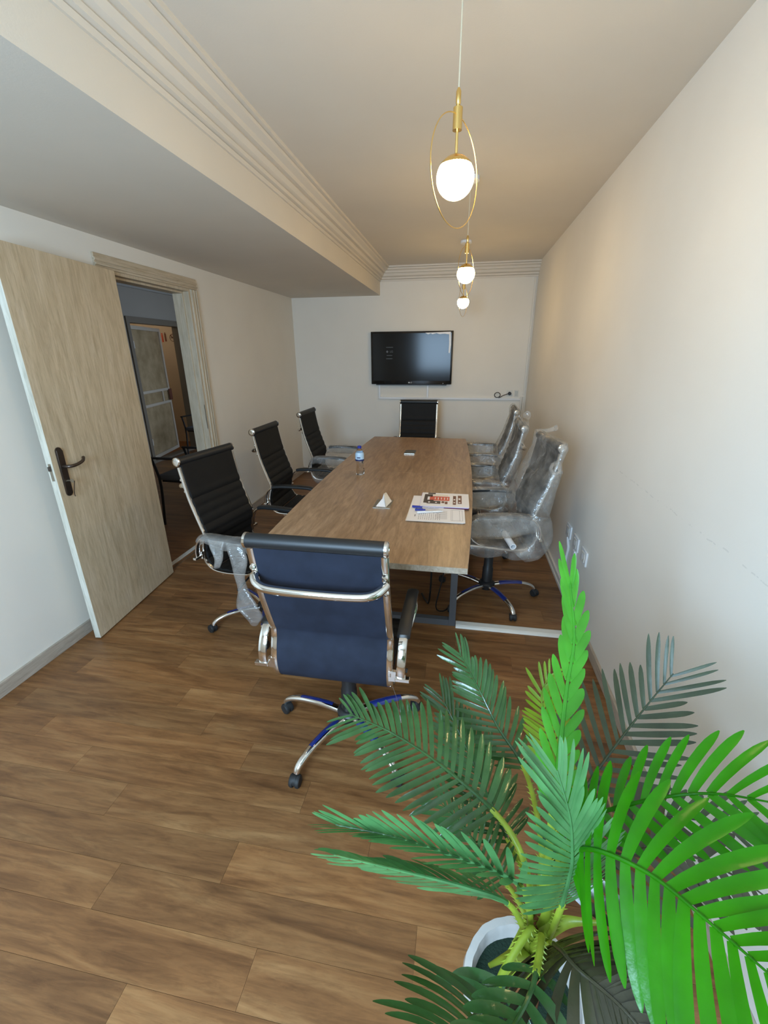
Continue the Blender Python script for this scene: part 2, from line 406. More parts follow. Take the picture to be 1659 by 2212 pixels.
# stepped cornices
prof = [(0, 0), (.010, 0), (.013, .018), (.008, .021), (.028, .024), (.030, .040), (.024, .044), (.046, .052), (.058, .072), (.054, .080), (.076, .082), (.082, .100), (.110, .112), (.114, .124), (.108, .127), (.128, .130), (.130, .1447), (0, .1447)]
def cornice(name, o, d, n, length, mitre0=0, mitre1=0):
    bm = BM(); o = Vector(o); d = Vector(d); n = Vector(n); A = []; Bq = []
    for u, z in prof:
        A.append(bm.verts.new(o+n*u+Vector((0, 0, z))+d*(u*mitre0))); Bq.append(bm.verts.new(o+n*u+Vector((0, 0, z))+d*(length-u*mitre1)))
    k = len(prof)
    for i in range(k): bm.faces.new((A[i], A[(i+1) % k], Bq[(i+1) % k], Bq[i]))
    bm.faces.new(A[::-1]); bm.faces.new(Bq)
    return struct(obj(name, bm, M_ceil))
cornice('trim_1', (XB, YB, 2.367), (0, 1, 0), (1, 0, 0), YF-YB, 0, 1)
cornice('trim_2', (XB, YF, 2.367), (1, 0, 0), (0, -1, 0), XR-XB, 1, 0)

# ------------------------------------------------------------------ door_1: open leaf, casing, handle, key
door = struct(thing('door_1', None, None, (XL, DY0, 0)))
def dw(o): o.location = -Vector(door.location); return o     # parts given in world coordinates
cw = .078
def casing(y0, y1, z0, z1):
    o = dw(BMcas(y0, y1, z0, z1)); return o
def BMcas(y0, y1, z0, z1, vert=True, yin=0):
    bm = BM(); box(bm, XL, XL+.013, y0, y1, z0, z1, .004)
    if vert:
        s = 1 if yin > 0 else -1; c = (y0+y1)/2
        box(bm, XL+.004, XL+.019, c-.012, c+.004, z0, z1, .003); box(bm, XL+.004, XL+.022, c+s*.018-.006, c+s*.018+.006, z0, z1, .003)
    else:
        c = (z0+z1)/2
        box(bm, XL+.004, XL+.019, y0, y1, c-.004, c+.012, .003); box(bm, XL+.004, XL+.022, y0, y1, c-.026, c-.014, .003)
    return obj('door_casing', bm, M_trim if vert else M_trimh, door)
dw(BMcas(DY1+.006, 3.524, 0, 2.13-cw-.003, True, 1)); dw(BMcas(2.499, DY0-.008, 0, 2.13-cw-.003, True, -1)); dw(BMcas(2.499, 3.524, 2.13-cw, 2.13, False))
bm = BM()      # jamb lining with rebate
box(bm, XL-T-.01, XL+.002, DY1-.022, DY1, 0, DZ-.02, .002); box(bm, XL-T-.01, XL-.045, DY1-.036, DY1-.022, 0, DZ-.035, .002)
box(bm, XL-T-.01, XL+.002, DY0, DY0+.022, 0, DZ-.02, .002); box(bm, XL-T-.01, XL-.045, DY0+.022, DY0+.036, 0, DZ-.035, .002)
box(bm, XL-T-.01, XL+.002, DY0, DY1, DZ-.022, DZ, .002); box(bm, XL-T-.01, XL-.045, DY0+.02, DY1-.02, DZ-.036, DZ-.022, .002)
dw(obj('door_jamb', bm, M_trim, door))
bm = BM(); box(bm, XL-.004, XL+.001, DY1-.024, DY1-.0215, .97, 1.17, 0); dw(obj('strike_plate', bm, M_steel, door))
bm = BM(); box(bm, XL-.08, XL-.04, DY0+.02, DY1-.02, 0.0002, .006, .002); dw(tag(obj('threshold_strip', bm, M_offwhite, door)))
# the leaf, swung right round against the wall; local +x runs from hinge to free edge
hx, hy = -2.118, 2.600; ex, ey = -2.034, 1.793
ang = math.atan2(ey-hy, ex-hx); LW = math.hypot(ex-hx, ey-hy)
LM = Matrix.Translation((hx-XL, hy-DY0, 0)) @ Matrix.Rotation(ang, 4, 'Z')
def leafpart(name, bm, m, parent=None, smooth=False, mats=None):
    o = obj(name, bm, m, parent, smooth, mats)
    if parent is None: o.parent = door; o.matrix_local = LM
    return o
bm = BM(); box(bm, 0, LW, -.017, .017, .008, 2.045, .0015)
bm.normal_update()
for f in bm.faces:
    if abs(f.normal.x) > .9: f.material_index = 1
leaf = leafpart('door_leaf', bm, M_door, mats=[M_door, M_dooredge])
# local +y of the leaf faces the camera side
hz = 1.0
bm = BM(); pl = []
for i in range(24):
    a = 2*PI*i/24; pl.append((LW-.055+.0215*math.cos(a), (.108 if math.sin(a) > 0 else -.108)+.0215*math.sin(a)))
prism(bm, pl, 0, .009); bmesh.ops.bevel(bm, geom=[e for e in bm.edges if abs(e.verts[0].co.z-.009) < 1e-6 and abs(e.verts[1].co.z-.009) < 1e-6], offset=.004, segments=2, affect='EDGES')
hp = leafpart('handle_plate', bm, M_darksteel, smooth=True)
hp.matrix_local = LM @ Matrix.Translation((0, .017, hz)) @ Matrix.Rotation(-PI/2, 4, 'X') @ Matrix.Scale(-1, 4, (0, 1, 0)) if False else LM @ Matrix(((1, 0, 0, 0), (0, 0, 1, .017), (0, 1, 0, hz), (0, 0, 0, 1)))
bm = BM(); sweep(bm, cat([(LW-.055, .02, hz+.03), (LW-.055, .055, hz+.03), (LW-.075, .066, hz+.03), (LW-.11, .066, hz+.032), (LW-.15, .062, hz+.040), (LW-.172, .05, hz+.052)], 22), .0085, .0085, seg=12)
leafpart('door_handle', bm, M_darksteel, smooth=True)
bm = BM(); box(bm, LW-.064, LW-.046, .026, .030, hz-.048, hz-.044); lathe(bm, [(.0105, 0), (.0105, .002)], 16, (LW-.055, .052, hz-.046), (1, 0, 0)); box(bm, LW-.0565, LW-.0535, .024, .048, hz-.049, hz-.043)
key = leafpart('door_key', bm, M_steel)
bm = BM(); sweep(bm, cat([(LW-.062, .058, hz-.05), (LW-.068, .046, hz-.075), (LW-.069, .036, hz-.11), (LW-.073, .030, hz-.135), (LW-.082, .026, hz-.14)], 12), .0022, seg=6)
leafpart('key_string', bm, M_darksteel)
bm = BM(); box(bm, LW, LW+.0012, -.007, .007, hz-.035, hz+.055); leafpart('latch_plate', bm, M_steel)
bm = BM(); box(bm, LW, LW+.011, -.006, .006, hz+.018, hz+.042, .002); leafpart('latch_bolt', bm, M_darksteel)
for z in (.25, 1.8):
    bm = BM(); lathe(bm, [(.007, 0), (.007, .07)], 10, (-.008, 0, z)); leafpart('hinge', bm, M_steel)

# ------------------------------------------------------------------ hallway beyond the door
HX = -4.62; HZ = 2.62
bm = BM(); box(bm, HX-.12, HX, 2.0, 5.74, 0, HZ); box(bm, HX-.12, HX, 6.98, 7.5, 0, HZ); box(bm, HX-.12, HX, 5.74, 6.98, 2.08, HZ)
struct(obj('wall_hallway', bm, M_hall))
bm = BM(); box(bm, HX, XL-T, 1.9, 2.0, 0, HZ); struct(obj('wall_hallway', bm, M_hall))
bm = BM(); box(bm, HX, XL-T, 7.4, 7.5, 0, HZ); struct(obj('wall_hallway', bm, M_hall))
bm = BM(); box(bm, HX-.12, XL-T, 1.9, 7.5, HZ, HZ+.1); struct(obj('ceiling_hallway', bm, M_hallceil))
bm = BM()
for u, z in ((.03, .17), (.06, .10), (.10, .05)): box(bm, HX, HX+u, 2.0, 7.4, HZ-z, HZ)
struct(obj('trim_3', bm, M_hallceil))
d2 = struct(thing('door_2', None, None, (HX, 5.74, 0)))
bm = BM()
box(bm, HX-.12, HX+.02, 5.74, 5.80, 0, 2.0); box(bm, HX-.12, HX+.02, 6.92, 6.98, 0, 2.0); box(bm, HX-.12, HX+.02, 5.74, 6.98, 2.0, 2.08)
box(bm, HX-.12, HX+.01, 5.80, 6.92, .0002, .03)
o = obj('door_jamb', bm, mat('grey_frame_paint', (.20, .165, .12), .6), d2); o.location = (-HX, -5.74, 0)
D2 = Matrix.Translation((-.06, .085, .04)) @ Matrix.Rotation(math.atan2(1.02, -.24), 4, 'Z')
M_panel = mat('worn_metal_door', (.50, .38, .22), .55, .1)
v = coords(M_panel); L(M_panel, ramp(M_panel, noise_n(M_panel, v, 5, 6), [(.3, (.34, .25, .13)), (.7, (.56, .43, .26))]), B(M_panel).inputs['Base Color'])
bm = BM(); box(bm, 0, 1.0, -.010, .010, 0, 1.93); o = obj('door_leaf', bm, M_panel, d2); o.matrix_local = D2
bm = BM()
for x0, x1, z0, z1 in ((0, .05, 0, 1.93), (.95, 1.0, 0, 1.93), (.05, .95, 0, .05), (.05, .95, 1.88, 1.93), (.05, .95, .78, .82), (.05, .95, .98, 1.02), (.70, .74, .82, .98)):
    box(bm, x0, x1, -.030, -.010, z0, z1, .002)
o = obj('door_rail', bm, M_cream, d2); o.matrix_local = D2
bm = BM(); box(bm, .93, 1.02, -.05, -.031, .82, 1.0, .006); o = obj('door_lock', bm, M_brown, d2); o.matrix_local = D2
for z in (.22, 1.62):
    bm = BM(); box(bm, -.05, .03, -.05, -.031, z, z+.1, .004); o = obj('hinge', bm, M_offwhite, d2); o.matrix_local = D2
# second room
bm = BM(); box(bm, -7.0, HX-.12, 7.5, 7.6, 0, HZ); struct(obj('wall_office', bm, M_cream))
bm = BM(); box(bm, -7.1, -7.0, 4.6, 7.5, 0, HZ); struct(obj('wall_office', bm, M_cream))
bm = BM(); box(bm, -7.0, HX-.12, 4.5, 4.6, 0, HZ); struct(obj('wall_office', bm, M_cream))
bm = BM(); box(bm, -7.1, HX-.12, 4.5, 7.6, HZ, HZ+.1); struct(obj('ceiling_office', bm, M_cream))
bm = BM(); box(bm, -7.1, XL-2.9, 4.5, 7.6, -.06, 0); box(bm, XL-2.9, HX-.13, 5.0, 7.5, -.0022, 0); struct(obj('floor_office', bm, M_plank))
s = thing('fire_sign', 'small red pictogram sign beside the round no-smoking mark, beyond the hallway', 'sign', (-5.31, 7.5, 1.86))
bm = BM(); box(bm, -.05, -.02, -.006, 0, -.07, .05, .002); lathe(bm, [(.014, 0), (.014, .006)], 12, (-.035, 0, .066), (0, -1, 0)); obj('red_figure', bm, M_red, s)
bm = BM(); box(bm, .01, .04, -.006, 0, -.06, .07, .002); box(bm, .02, .03, -.006, 0, .07, .09); obj('red_bottle', bm, M_brown, s)
s = thing('no_smoking_sign', 'round no-smoking pictogram on the cream wall beyond the hallway doorway', 'sign', (-5.14, 7.5, 1.86))
def nosmoke(parent, r, y=0.):
    bm = BM(); pts = [(r*math.cos(a*PI/12), y-.004, r*math.sin(a*PI/12)) for a in range(25)]
    sweep(bm, pts, r*.13, .003, side=None, seg=6, caps=False); sweep(bm, [(-r*.65, y-.004, r*.65), (r*.65, y-.004, -r*.65)], r*.12, .003, side=(1, 0, 1), seg=6); obj('red_ring', bm, M_brown, parent)
    bm = BM(); box(bm, -r*.6, r*.6, y-.003, y-.001, -r*.12, r*.12); obj('cigarette', bm, M_inkd, parent)
nosmoke(s, .06)

# ------------------------------------------------------------------ visitor chairs in the hallway
def visitor_chair(loc, rz, label):      # faces local +y, origin between the feet
    t = thing('visitor_chair', label, 'chair', loc, rz, 'black visitor chairs in the hallway')
    bm = BM()
    sweep(bm, [(-.22, -.19, .43), (-.22, .2, .44)], .012, seg=8); sweep(bm, [(.22, -.19, .43), (.22, .2, .44)], .012, seg=8); sweep(bm, [(-.22, .2, .435), (.22, .2, .435)], .010, seg=8)
    obj('seat_frame', bm, M_black, t, True)
    for sx in (-1, 1):
        bm = BM(); sweep(bm, cat([(sx*.26, .24, 0), (sx*.25, .21, .43), (sx*.25, .26, .66)], 8), .0125, seg=8); obj('leg', bm, M_black, t, True)
        bm = BM(); sweep(bm, cat([(sx*.24, -.26, 0), (sx*.235, -.2, .43), (sx*.235, -.26, .84)], 8), .0125, seg=8); obj('leg', bm, M_black, t, True)
        bm = BM(); sweep(bm, [(sx*.25, .27, .665), (sx*.24, -.22, .66)], .022, .011, side=(1, 0, 0), seg=10); obj('armrest', bm, M_black, t, True)
    bm = BM(); box(bm, -.235, .235, -.2, .24, .445, .50, .02); obj('seat', bm, M_greyseat, t, True)
    bm = BM(); box(bm, -.22, .22, -.27, -.235, .56, .86, .014); obj('backrest', bm, M_greyseat, t, True)
    return t
visitor_chair((-2.575, 3.76, 0), PI/2, 'black visitor chair with grey seat just outside the door, half behind the ribbed chair')
vc2 = visitor_chair((-4.03, 6.40, 0), PI, 'black armchair far down the hallway, propping up the no-smoking sheet')
for ch in vc2.children:
    if ch.name.startswith('backrest'): ch.data.materials[0] = M_black
nb = thing('notice_sheet', 'white sheet with a no-smoking sign propped on the far hallway chair', 'notice', (-4.17, 6.628, .56))
bm = BM(); box(bm, -.075, .075, -.004, -.001, 0, .22); nbp = obj('paper', bm, M_paper, nb)
r = .05; bm = BM(); sweep(bm, [(r*math.cos(a*PI/12), -.005, .125+r*math.sin(a*PI/12)) for a in range(25)], .007, .0015, side=None, seg=6, caps=False); sweep(bm, [(-.034, -.005, .159), (.034, -.005, .091)], .0015, .006, side=(0, 1, 0), seg=6); obj('printed_sign', bm, M_inkd, nbp)

# ------------------------------------------------------------------ conference table
TZ = .75
tb = thing('conference_table', 'long boat-shaped wood-effect meeting table on dark grey steel frames', 'table', (-.41, 3.01, 0))
def tab_half(y0, y1):
    pts = []; n = 14
    def hw(y): u = (y-3.01)/1.43; return .512-.040*u*u
    ys = [y0+(y1-y0)*i/n for i in range(n+1)]
    pts = [(hw(y), y-3.01) for y in ys]+[(-hw(y), y-3.01) for y in reversed(ys)]
    bm = BM(); prism(bm, pts, TZ-.028, TZ)
    bm.normal_update()
    for f in bm.faces:
        if abs(f.normal.z) < .5: f.material_index = 1
    bmesh.ops.bevel(bm, geom=[e for e in bm.edges if len(e.link_faces) == 2 and abs(e.calc_face_angle(0)) > 1.], offset=.0012, segments=1, affect='EDGES')
    return obj('tabletop', bm, M_table, tb, mats=[M_table, M_edge])
tab_half(1.582, 3.029); tab_half(3.031, 4.436)
for yy in (2.28, 3.85):
    y = yy-3.01
    bm = BM(); w = .445; q = .02
    box(bm, -w, -w+.04, y-q, y+q, .0, TZ-.03, .002); box(bm, w-.04, w, y-q, y+q, .0, TZ-.03, .002)
    box(bm, -w+.04, w-.04, y-q, y+q, .0, .04, .002); box(bm, -w+.04, w-.04, y-q, y+q, TZ-.07, TZ-.03, .002)
    obj('leg_frame', bm, M_greyframe, tb)
bm = BM()
for x in (-.25, .25): box(bm, x-.02, x+.02, 2.30-3.01, 3.83-3.01, TZ-.06, TZ-.03)
obj('crossbar', bm, M_greyframe, tb)
def cable_box(x0, x1, y0, y1, opened):
    bm = BM(); f = .006
    X0, X1, Y0, Y1 = x0+.41, x1+.41, y0-3.01, y1-3.01
    if opened:
        box(bm, X0, X0+.028, Y0, Y1, TZ, TZ+.004, .001); box(bm, X1-.028, X1, Y0, Y1, TZ, TZ+.004, .001); box(bm, X0+.028, X1-.028, Y1-.012, Y1, TZ, TZ+.004); box(bm, X0+.028, X1-.028, Y0, Y0+.012, TZ, TZ+.004)
    else: box(bm, X0, X1, Y0, Y1, TZ, TZ+.004, .001)
    o = obj('cable_port', bm, M_steel, tb)
    bm = BM()
    if opened: box(bm, X0+.028, X1-.028, Y0+.012, Y1-.012, TZ+.0005, TZ+.0015); obj('port_opening', bm, M_black, o)
    else: box(bm, X0+.004, X1-.006, Y0, Y0+.02, TZ+.0045, TZ+.0065); obj('port_lip', bm, mat('polished_lip', (.9, .85, .75), .2, 1), o)
cable_box(-.462, -.363, 2.232, 2.385, True); cable_box(-.468, -.373, 3.64, 3.80, False)
tc_ = thing('folded_card', 'small white paper folded into a tent on the near cable port', 'paper', (-.412, 2.292, TZ+.0045))
bm = BM()
quadbox(bm, [(-.035, -.04, 0), (.022, -.045, 0), (.004, .005, .062), (-.004, .0, .035)], .0006); quadbox(bm, [(.024, -.045, 0), (.046, .03, .012), (.010, .045, .060), (.004, .005, .063)], .0006, 1)
obj('paper_fold', bm, M_paper, tc_, mats=[M_paper, M_paper2])

# ------------------------------------------------------------------ things on the table
def rot2(x, y, a): return x*math.cos(a)-y*math.sin(a), x*math.sin(a)+y*math.cos(a)
ps = []
for i in range(3):
    w, h = .297, .40 if i < 2 else .40
    o = thing('document', ['lowest sheet pile of printed documents under the pens', 'middle sheet of the printed documents under the pens', 'top printed document sheet with the pens lying on it'][i], 'document',
              (-.106+i*.003, 2.285-i*.004, TZ+.0003+i*.0022), .0+i*.012, 'printed documents')
    bm = BM()
    for k in range(3): 
        dx = random.uniform(-.002, .002); box(bm, -.148+dx, .148+dx, -.215, .205, k*.0006, k*.0006+.0005)
    obj('sheet', bm, M_paper if i else M_paper2, o); ps.append(o)
top = ps[2]; z = .0019
bm = BM(); rr = random.Random(5)
def dash(x0, x1, y0, y1): box(bm, x0, x1, y0, y1, z, z+.0002)
dash(-.118, -.112, -.150, -.120); dash(-.118, -.112, -.03, .01)
for i in range(11):
    x = -.095+i*.011; y = -.19
    while y < -.10: l = rr.uniform(.01, .03); dash(x, x+.0022, y, y+l); y += l+.006
for i in range(9):
    x = -.01+i*.006; dash(-.01+rr.random()*.01, .055, -.17+i*.014, -.167+i*.014)
for x in (.075, .082, .12, .135): dash(x, x+.0012, -.19, -.03)
dash(.075, .136, -.19, -.188); dash(.075, .136, -.032, -.03)
obj('print', bm, M_ink, top)
br = thing('brochure', 'glossy brochure with red and dark picture print lying on the documents', 'brochure', (-.068, 2.405, TZ+.0088), .01)
bm = BM(); w, h = .137, .125
for k in range(4): box(bm, -w+.001*k, w+.001*k, -h-.002*k, h-.002*k, k*.0016, k*.0016+.0014)
obj('pages', bm, M_lilac, br, mats=[M_lilac])
bm = BM(); box(bm, -w+.004, w+.004, -h-.004, h-.008, .0064, .0068); pg = obj('cover', bm, M_paper, br)
z = .0069
def pr(rects, m, nm='picture'):
    bm = BM()
    for x0, x1, y0, y1 in rects: box(bm, x0, x1, y0, y1, z, z+.0002)
    return obj(nm, bm, m, pg)
pr([(-.118, -.098, -.075, .085), (-.098, -.06, -.085, -.02), (-.06, -.02, -.085, -.035), (-.098, -.07, .04, .085), (-.10, -.055, .09, .115)], M_inkd)
pr([(-.085, .03, -.028, .05)], M_red); pr([(-.07, .02, .055, .085)], M_paper2)
pr([(.05, .068, -.09, .07), (.078, .10, -.07, .08), (.005, .02, -.085, -.04), (-.015, .002, -.07, -.035)], M_brown)
z = .0071
pr([(-.055+i*.018, -.051+i*.018, -.005-.006*(i % 2), .03) for i in range(6)]+[(.054, .063, -.01, .01), (.082, .093, .0, .03), (.054, .063, -.06, -.045), (.083, .093, -.055, -.04)]+[(-.09, -.08, -.07, -.05), (-.05, -.04, -.07, -.055)], M_paper, 'white_detail')
mc = thing('folder', 'maroon card folder peeping out under the brochure', 'folder', (.0, 2.305, TZ+.0072), -.02)
bm = BM(); box(bm, -.065, .072, -.035, .03, 0, .0014); obj('cover_sheet', bm, M_maroon, mc)
def pen(name, label, x, y, a, body, cap, zz=0):
    t = thing(name, label, 'pen', (x, y, TZ+.0134+zz), a, 'pens on the documents')
    bm = BM(); lathe(bm, [(.001, -.012), (.0035, 0), (.0045, .01), (.0045, .095)], 12, (0, 0, 0), (1, 0, 0)); obj('barrel', bm, body, t, True)
    bm = BM(); lathe(bm, [(.0055, .078), (.0055, .13), (.004, .135)], 12, (0, 0, 0), (1, 0, 0)); box(bm, .09, .135, -.0015, .0015, .0052, .0075); obj('cap', bm, cap, t, True)
    return t
pen('ballpoint_pen', 'clear pen with blue cap nearest the brochure, black refill showing', -.105, 2.25, PI-.05, M_clear, M_bluecap)
pen('ballpoint_pen', 'clear ballpoint pen with blue cap lying between two others', -.085, 2.222, PI+.12, M_clear, M_bluecap)
pen('ballpoint_pen', 'white ballpoint pen lying nearest the table edge', -.075, 2.205, PI+.30, M_whitepen, M_whitepen)
# bottle
bt = thing('water_bottle', 'small clear plastic water bottle with blue cap on the table', 'bottle', (-.692, 2.925, TZ+.0005))
R_ = .031
pf = [(.012, .003), (.024, 0), (.030, .006), (.031, .03), (.029, .036), (.030, .045), (.026, .06), (.0245, .075), (.026, .088), (.0295, .105), (.0305, .125), (.0305, .150), (.026, .168), (.018, .181), (.0125, .187), (.0125, .195)]
bm = BM(); lathe(bm, pf, 28, wob=lambda a, z: 1-.05*abs(math.sin(2.5*a))*(1 if z < .1 else 0)); obj('bottle_body', bm, M_clear, bt, True)
bm = BM(); lathe(bm, [(.0312, .112), (.0316, .125), (.0316, .150), (.028, .163)], 28, caps=False); lb = obj('label', bm, M_label, bt, True)
bm = BM(); lathe(bm, [(.0318, .104), (.0320, .116)], 28, caps=False); box(bm, -.012, .012, -.0325, -.0318, .125, .133); obj('label_band', bm, M_labeldark, lb, True)
bm = BM(); lathe(bm, [(.0145, .192), (.0145, .207), (.012, .209)], 20); obj('cap', bm, M_bluecap, bt, True)

# ------------------------------------------------------------------ office chairs
PROF = [(-.300, 1.030), (-.287, .955), (-.262, .835), (-.234, .745), (-.206, .665), (-.197, .64), (-.200, .605), (-.212, .565), (-.219, .51), (-.207, .455), (-.165, .420), (-.07, .413), (.07, .428), (.165, .437), (.215, .428), (.238, .400)]
P3 = cat([(0, y, z) for y, z in PROF], 130)
def prof_frames():
    out = []
    for i, p in enumerate(P3):
        t = (P3[min(i+1, 129)]-P3[max(i-1, 0)]).normalized(); n = Vector((0, -t.z, t.y))    # front / up side
        if i < 60 and n.y < 0: n = -n
        if n.z < 0 and i > 90: n = -n
        out.append((p, n))
    for i in range(1, len(out)):
        if out[i][1].dot(out[i-1][1]) < 0: out[i] = (out[i][0], -out[i][1])
    return out
FR = prof_frames()
split = next(i for i, (p, n) in enumerate(FR) if p.z < .425 and p.y > -.2)
def sling(i0, i1, off0, off1, ribs, hw=.203, nx=4):
    bm = BM(); rows = []
    s = 0.
    for i in range(i0, i1+1):
        p, n = FR[i]
        if i > i0: s += (p-FR[i-1][0]).length
        r = 0
        if ribs:
            w = 0 if (i0 == 0 and s < .16) else 1
            r = .0090*w*(abs(math.sin(PI*s/.052))**.4-.7)
        a = [bm.verts.new(p+n*(off1+r)+Vector((-hw+2*hw*k/nx, 0, 0))) for k in range(nx+1)]
        b = [bm.verts.new(p+n*off0+Vector((-hw+2*hw*k/nx, 0, 0))) for k in range(nx+1)]
        rows.append((a, b))
    for (a, b), (c, d) in zip(rows, rows[1:]):
        for k in range(nx): bm.faces.new((a[k], a[k+1], c[k+1], c[k])); bm.faces.new((b[k], d[k], d[k+1], b[k+1]))
        bm.faces.new((a[0], c[0], d[0], b[0])); bm.faces.new((a[nx], b[nx], d[nx], c[nx]))
    for a, b in (rows[0], rows[-1]):
        for k in range(nx): bm.faces.new((a[k], a[k+1], b[k+1], b[k]))
    return bm
ARM = [(-.228, .508), (-.228, .545), (-.215, .585), (-.19, .618), (-.15, .636), (-.05, .642), (.08, .640), (.14, .632), (.178, .606), (.190, .565), (.175, .515), (.135, .470), (.08, .440)]
def build_chair():
    t = thing('office_chair', None, 'chair')
    obj('backrest', sling(0, split, .001, .011, True), M_ribbed, t, True)
    obj('seat', sling(split+1, 128, .001, .013, True), M_ribbed, t, True)
    obj('back_panel', sling(2, split, -.004, .0006, False), M_navy, t, True)
    bm = BM(); sweep(bm, [(-.214, -.304, 1.034), (.214, -.304, 1.034)], .0235, seg=20); hr = obj('headrest_roll', bm, M_leather, t, True)
    for s in (-1, 1):
        bm = BM(); lathe(bm, [(.0245, 0), (.0245, .008), (.019, .0125), (.010, .0125), (.009, .010)], 20, (s*.214, -.304, 1.034), (s, 0, 0)); obj('end_cap', bm, M_chrome, hr, True)
        bm = BM(); sweep(bm, [p+Vector((s*.213, 0, 0)) for p in P3[3:]], .0125, .0075, side=(1, 0, 0), seg=10, sq=.7)
        sf = obj('side_frame', bm, M_chrome, t, True)
        for z, y in ((.935, -.283), (.872, -.268)):
            bm = BM(); lathe(bm, [(.010, 0), (.010, .007), (.005, .012)], 12, (s*.213, y-.007, z), (0, -1, .15)); obj('bolt', bm, M_chrome, sf, True)
        a3 = cat([(s*.254, y, z) for y, z in ARM], 60)
        a3 = [Vector((s*(.254-(.030*max(0, (i-48)/11))), p.y, p.z)) for i, p in enumerate(a3)]
        bm = BM(); sweep(bm, a3, .016, .006, side=(1, 0, 0), seg=10, sq=.7); ar = obj('armrest', bm, M_chrome, t, True)
        bm = BM(); box(bm, min(s*.234, s*.285), max(s*.234, s*.285), -.238, -.218, .498, .512, .002); box(bm, min(s*.21, s*.236), max(s*.21, s*.236), -.226, -.214, .488, .53); obj('arm_bracket', bm, M_chrome, ar)
        pad = [p for p in a3 if p.z > .628 and -.175 < p.y < .15]
        bm = BM(); sweep(bm, [p+Vector((0, 0, .004)) for p in pad], .024, .0125, side=(1, 0, 0), seg=14, sq=.75); obj('arm_pad', bm, M_leather, ar, True)
    # curved brace behind the back
    bm = BM(); b3 = cat([(-.213, -.288, .905), (-.208, -.303, .902), (-.190, -.321, .892), (-.155, -.331, .884), (-.08, -.334, .881), (0, -.335, .881), (.08, -.334, .881), (.155, -.331, .884), (.190, -.321, .892), (.208, -.303, .902), (.213, -.288, .905)], 40)
    sweep(bm, b3, .0145, seg=14); obj('back_brace', bm, M_chrome, t, True)
    for y, z in ((-.11, .402), (.11, .418)):
        bm = BM(); sweep(bm, [(-.215, y, z), (.215, y, z)], .009, seg=10); obj('seat_crossbar', bm, M_chrome, t, True)
    bm = BM(); box(bm, -.075, .075, -.125, .125, .375, .398, .008); box(bm, -.045, .045, -.06, .06, .345, .376, .006); obj('tilt_mechanism', bm, M_black, t, True)
    bm = BM(); sweep(bm, cat([(.06, .0, .372), (.14, .01, .365), (.19, .01, .355)], 8), .005, seg=8); sweep(bm, [(.19, .01, .355), (.25, .01, .338)], .010, .007, seg=8); obj('tilt_lever', bm, M_black, t, True)
    bm = BM(); lathe(bm, [(.036, .10), (.034, .22), (.030, .225), (.030, .352)], 20); obj('gas_column', bm, M_black, t, True)
    bm = BM(); lathe(bm, [(.030, .062), (.052, .070), (.055, .105), (.044, .118), (.036, .122)], 24); hub = obj('base_hub', bm, M_black, t, True)
    for k in range(5):
        e = bpy.data.objects.new('base_leg', None)
        bm = BM(); lp = cat([(0, .045, .090), (0, .12, .100), (0, .21, .100), (0, .275, .088), (0, .313, .068), (0, .322, .052)], 24)
        w = [.020-.006*i/23 for i in range(24)]; h = [.016-.004*i/23 for i in range(24)]
        sweep(bm, lp, w, h, side=(1, 0, 0), seg=12, sq=.85); lg = obj('base_leg', bm, M_chrome, t, True); lg.rotation_euler = (0, 0, 2*PI*k/5)
        bpy.data.objects.remove(e)
        bm = BM()
        rows = []
        for i in range(3, 16):
            p = lp[i]; tt = (lp[i+1]-lp[i-1]).normalized(); u = Vector((1, 0, 0)).cross(tt); row = []
            for a in range(7):
                th = PI*(.02+.62*a/6); row.append(bm.verts.new(p+Vector((1, 0, 0))*math.cos(th)*(w[i]+.0012)+u*math.sin(th)*(h[i]+.0015+.0008*math.sin(i*2.1+a))))
            rows.append(row)
        for a, b in zip(rows, rows[1:]):
            for q in range(6): bm.faces.new((a[q], a[q+1], b[q+1], b[q]))
        obj('protective_film', bm, M_film, lg, True)
        bm = BM()
        ca = random.uniform(0, 2*PI)
        ax = Vector((math.cos(ca), math.sin(ca), 0)); c0 = Vector((0, .324, .0255)) - ax.cross(Vector((0, 0, 1)))*.012
        for sg in (-1, 1): lathe(bm, [(.018, 0), (.0245, .002), (.0255, .010), (.022, .016), (.010, .017)], 18, c0+ax*(sg*.004), ax*sg)
        sweep(bm, [(0, .322, .03), (0, .322, .058)], .007, seg=8); lathe(bm, [(.022, 0), (.022, .012)], 16, c0-ax*.006+Vector((0, 0, .004)), ax)
        obj('caster', bm, M_rubber, lg, True)
    return t
proto = build_chair()

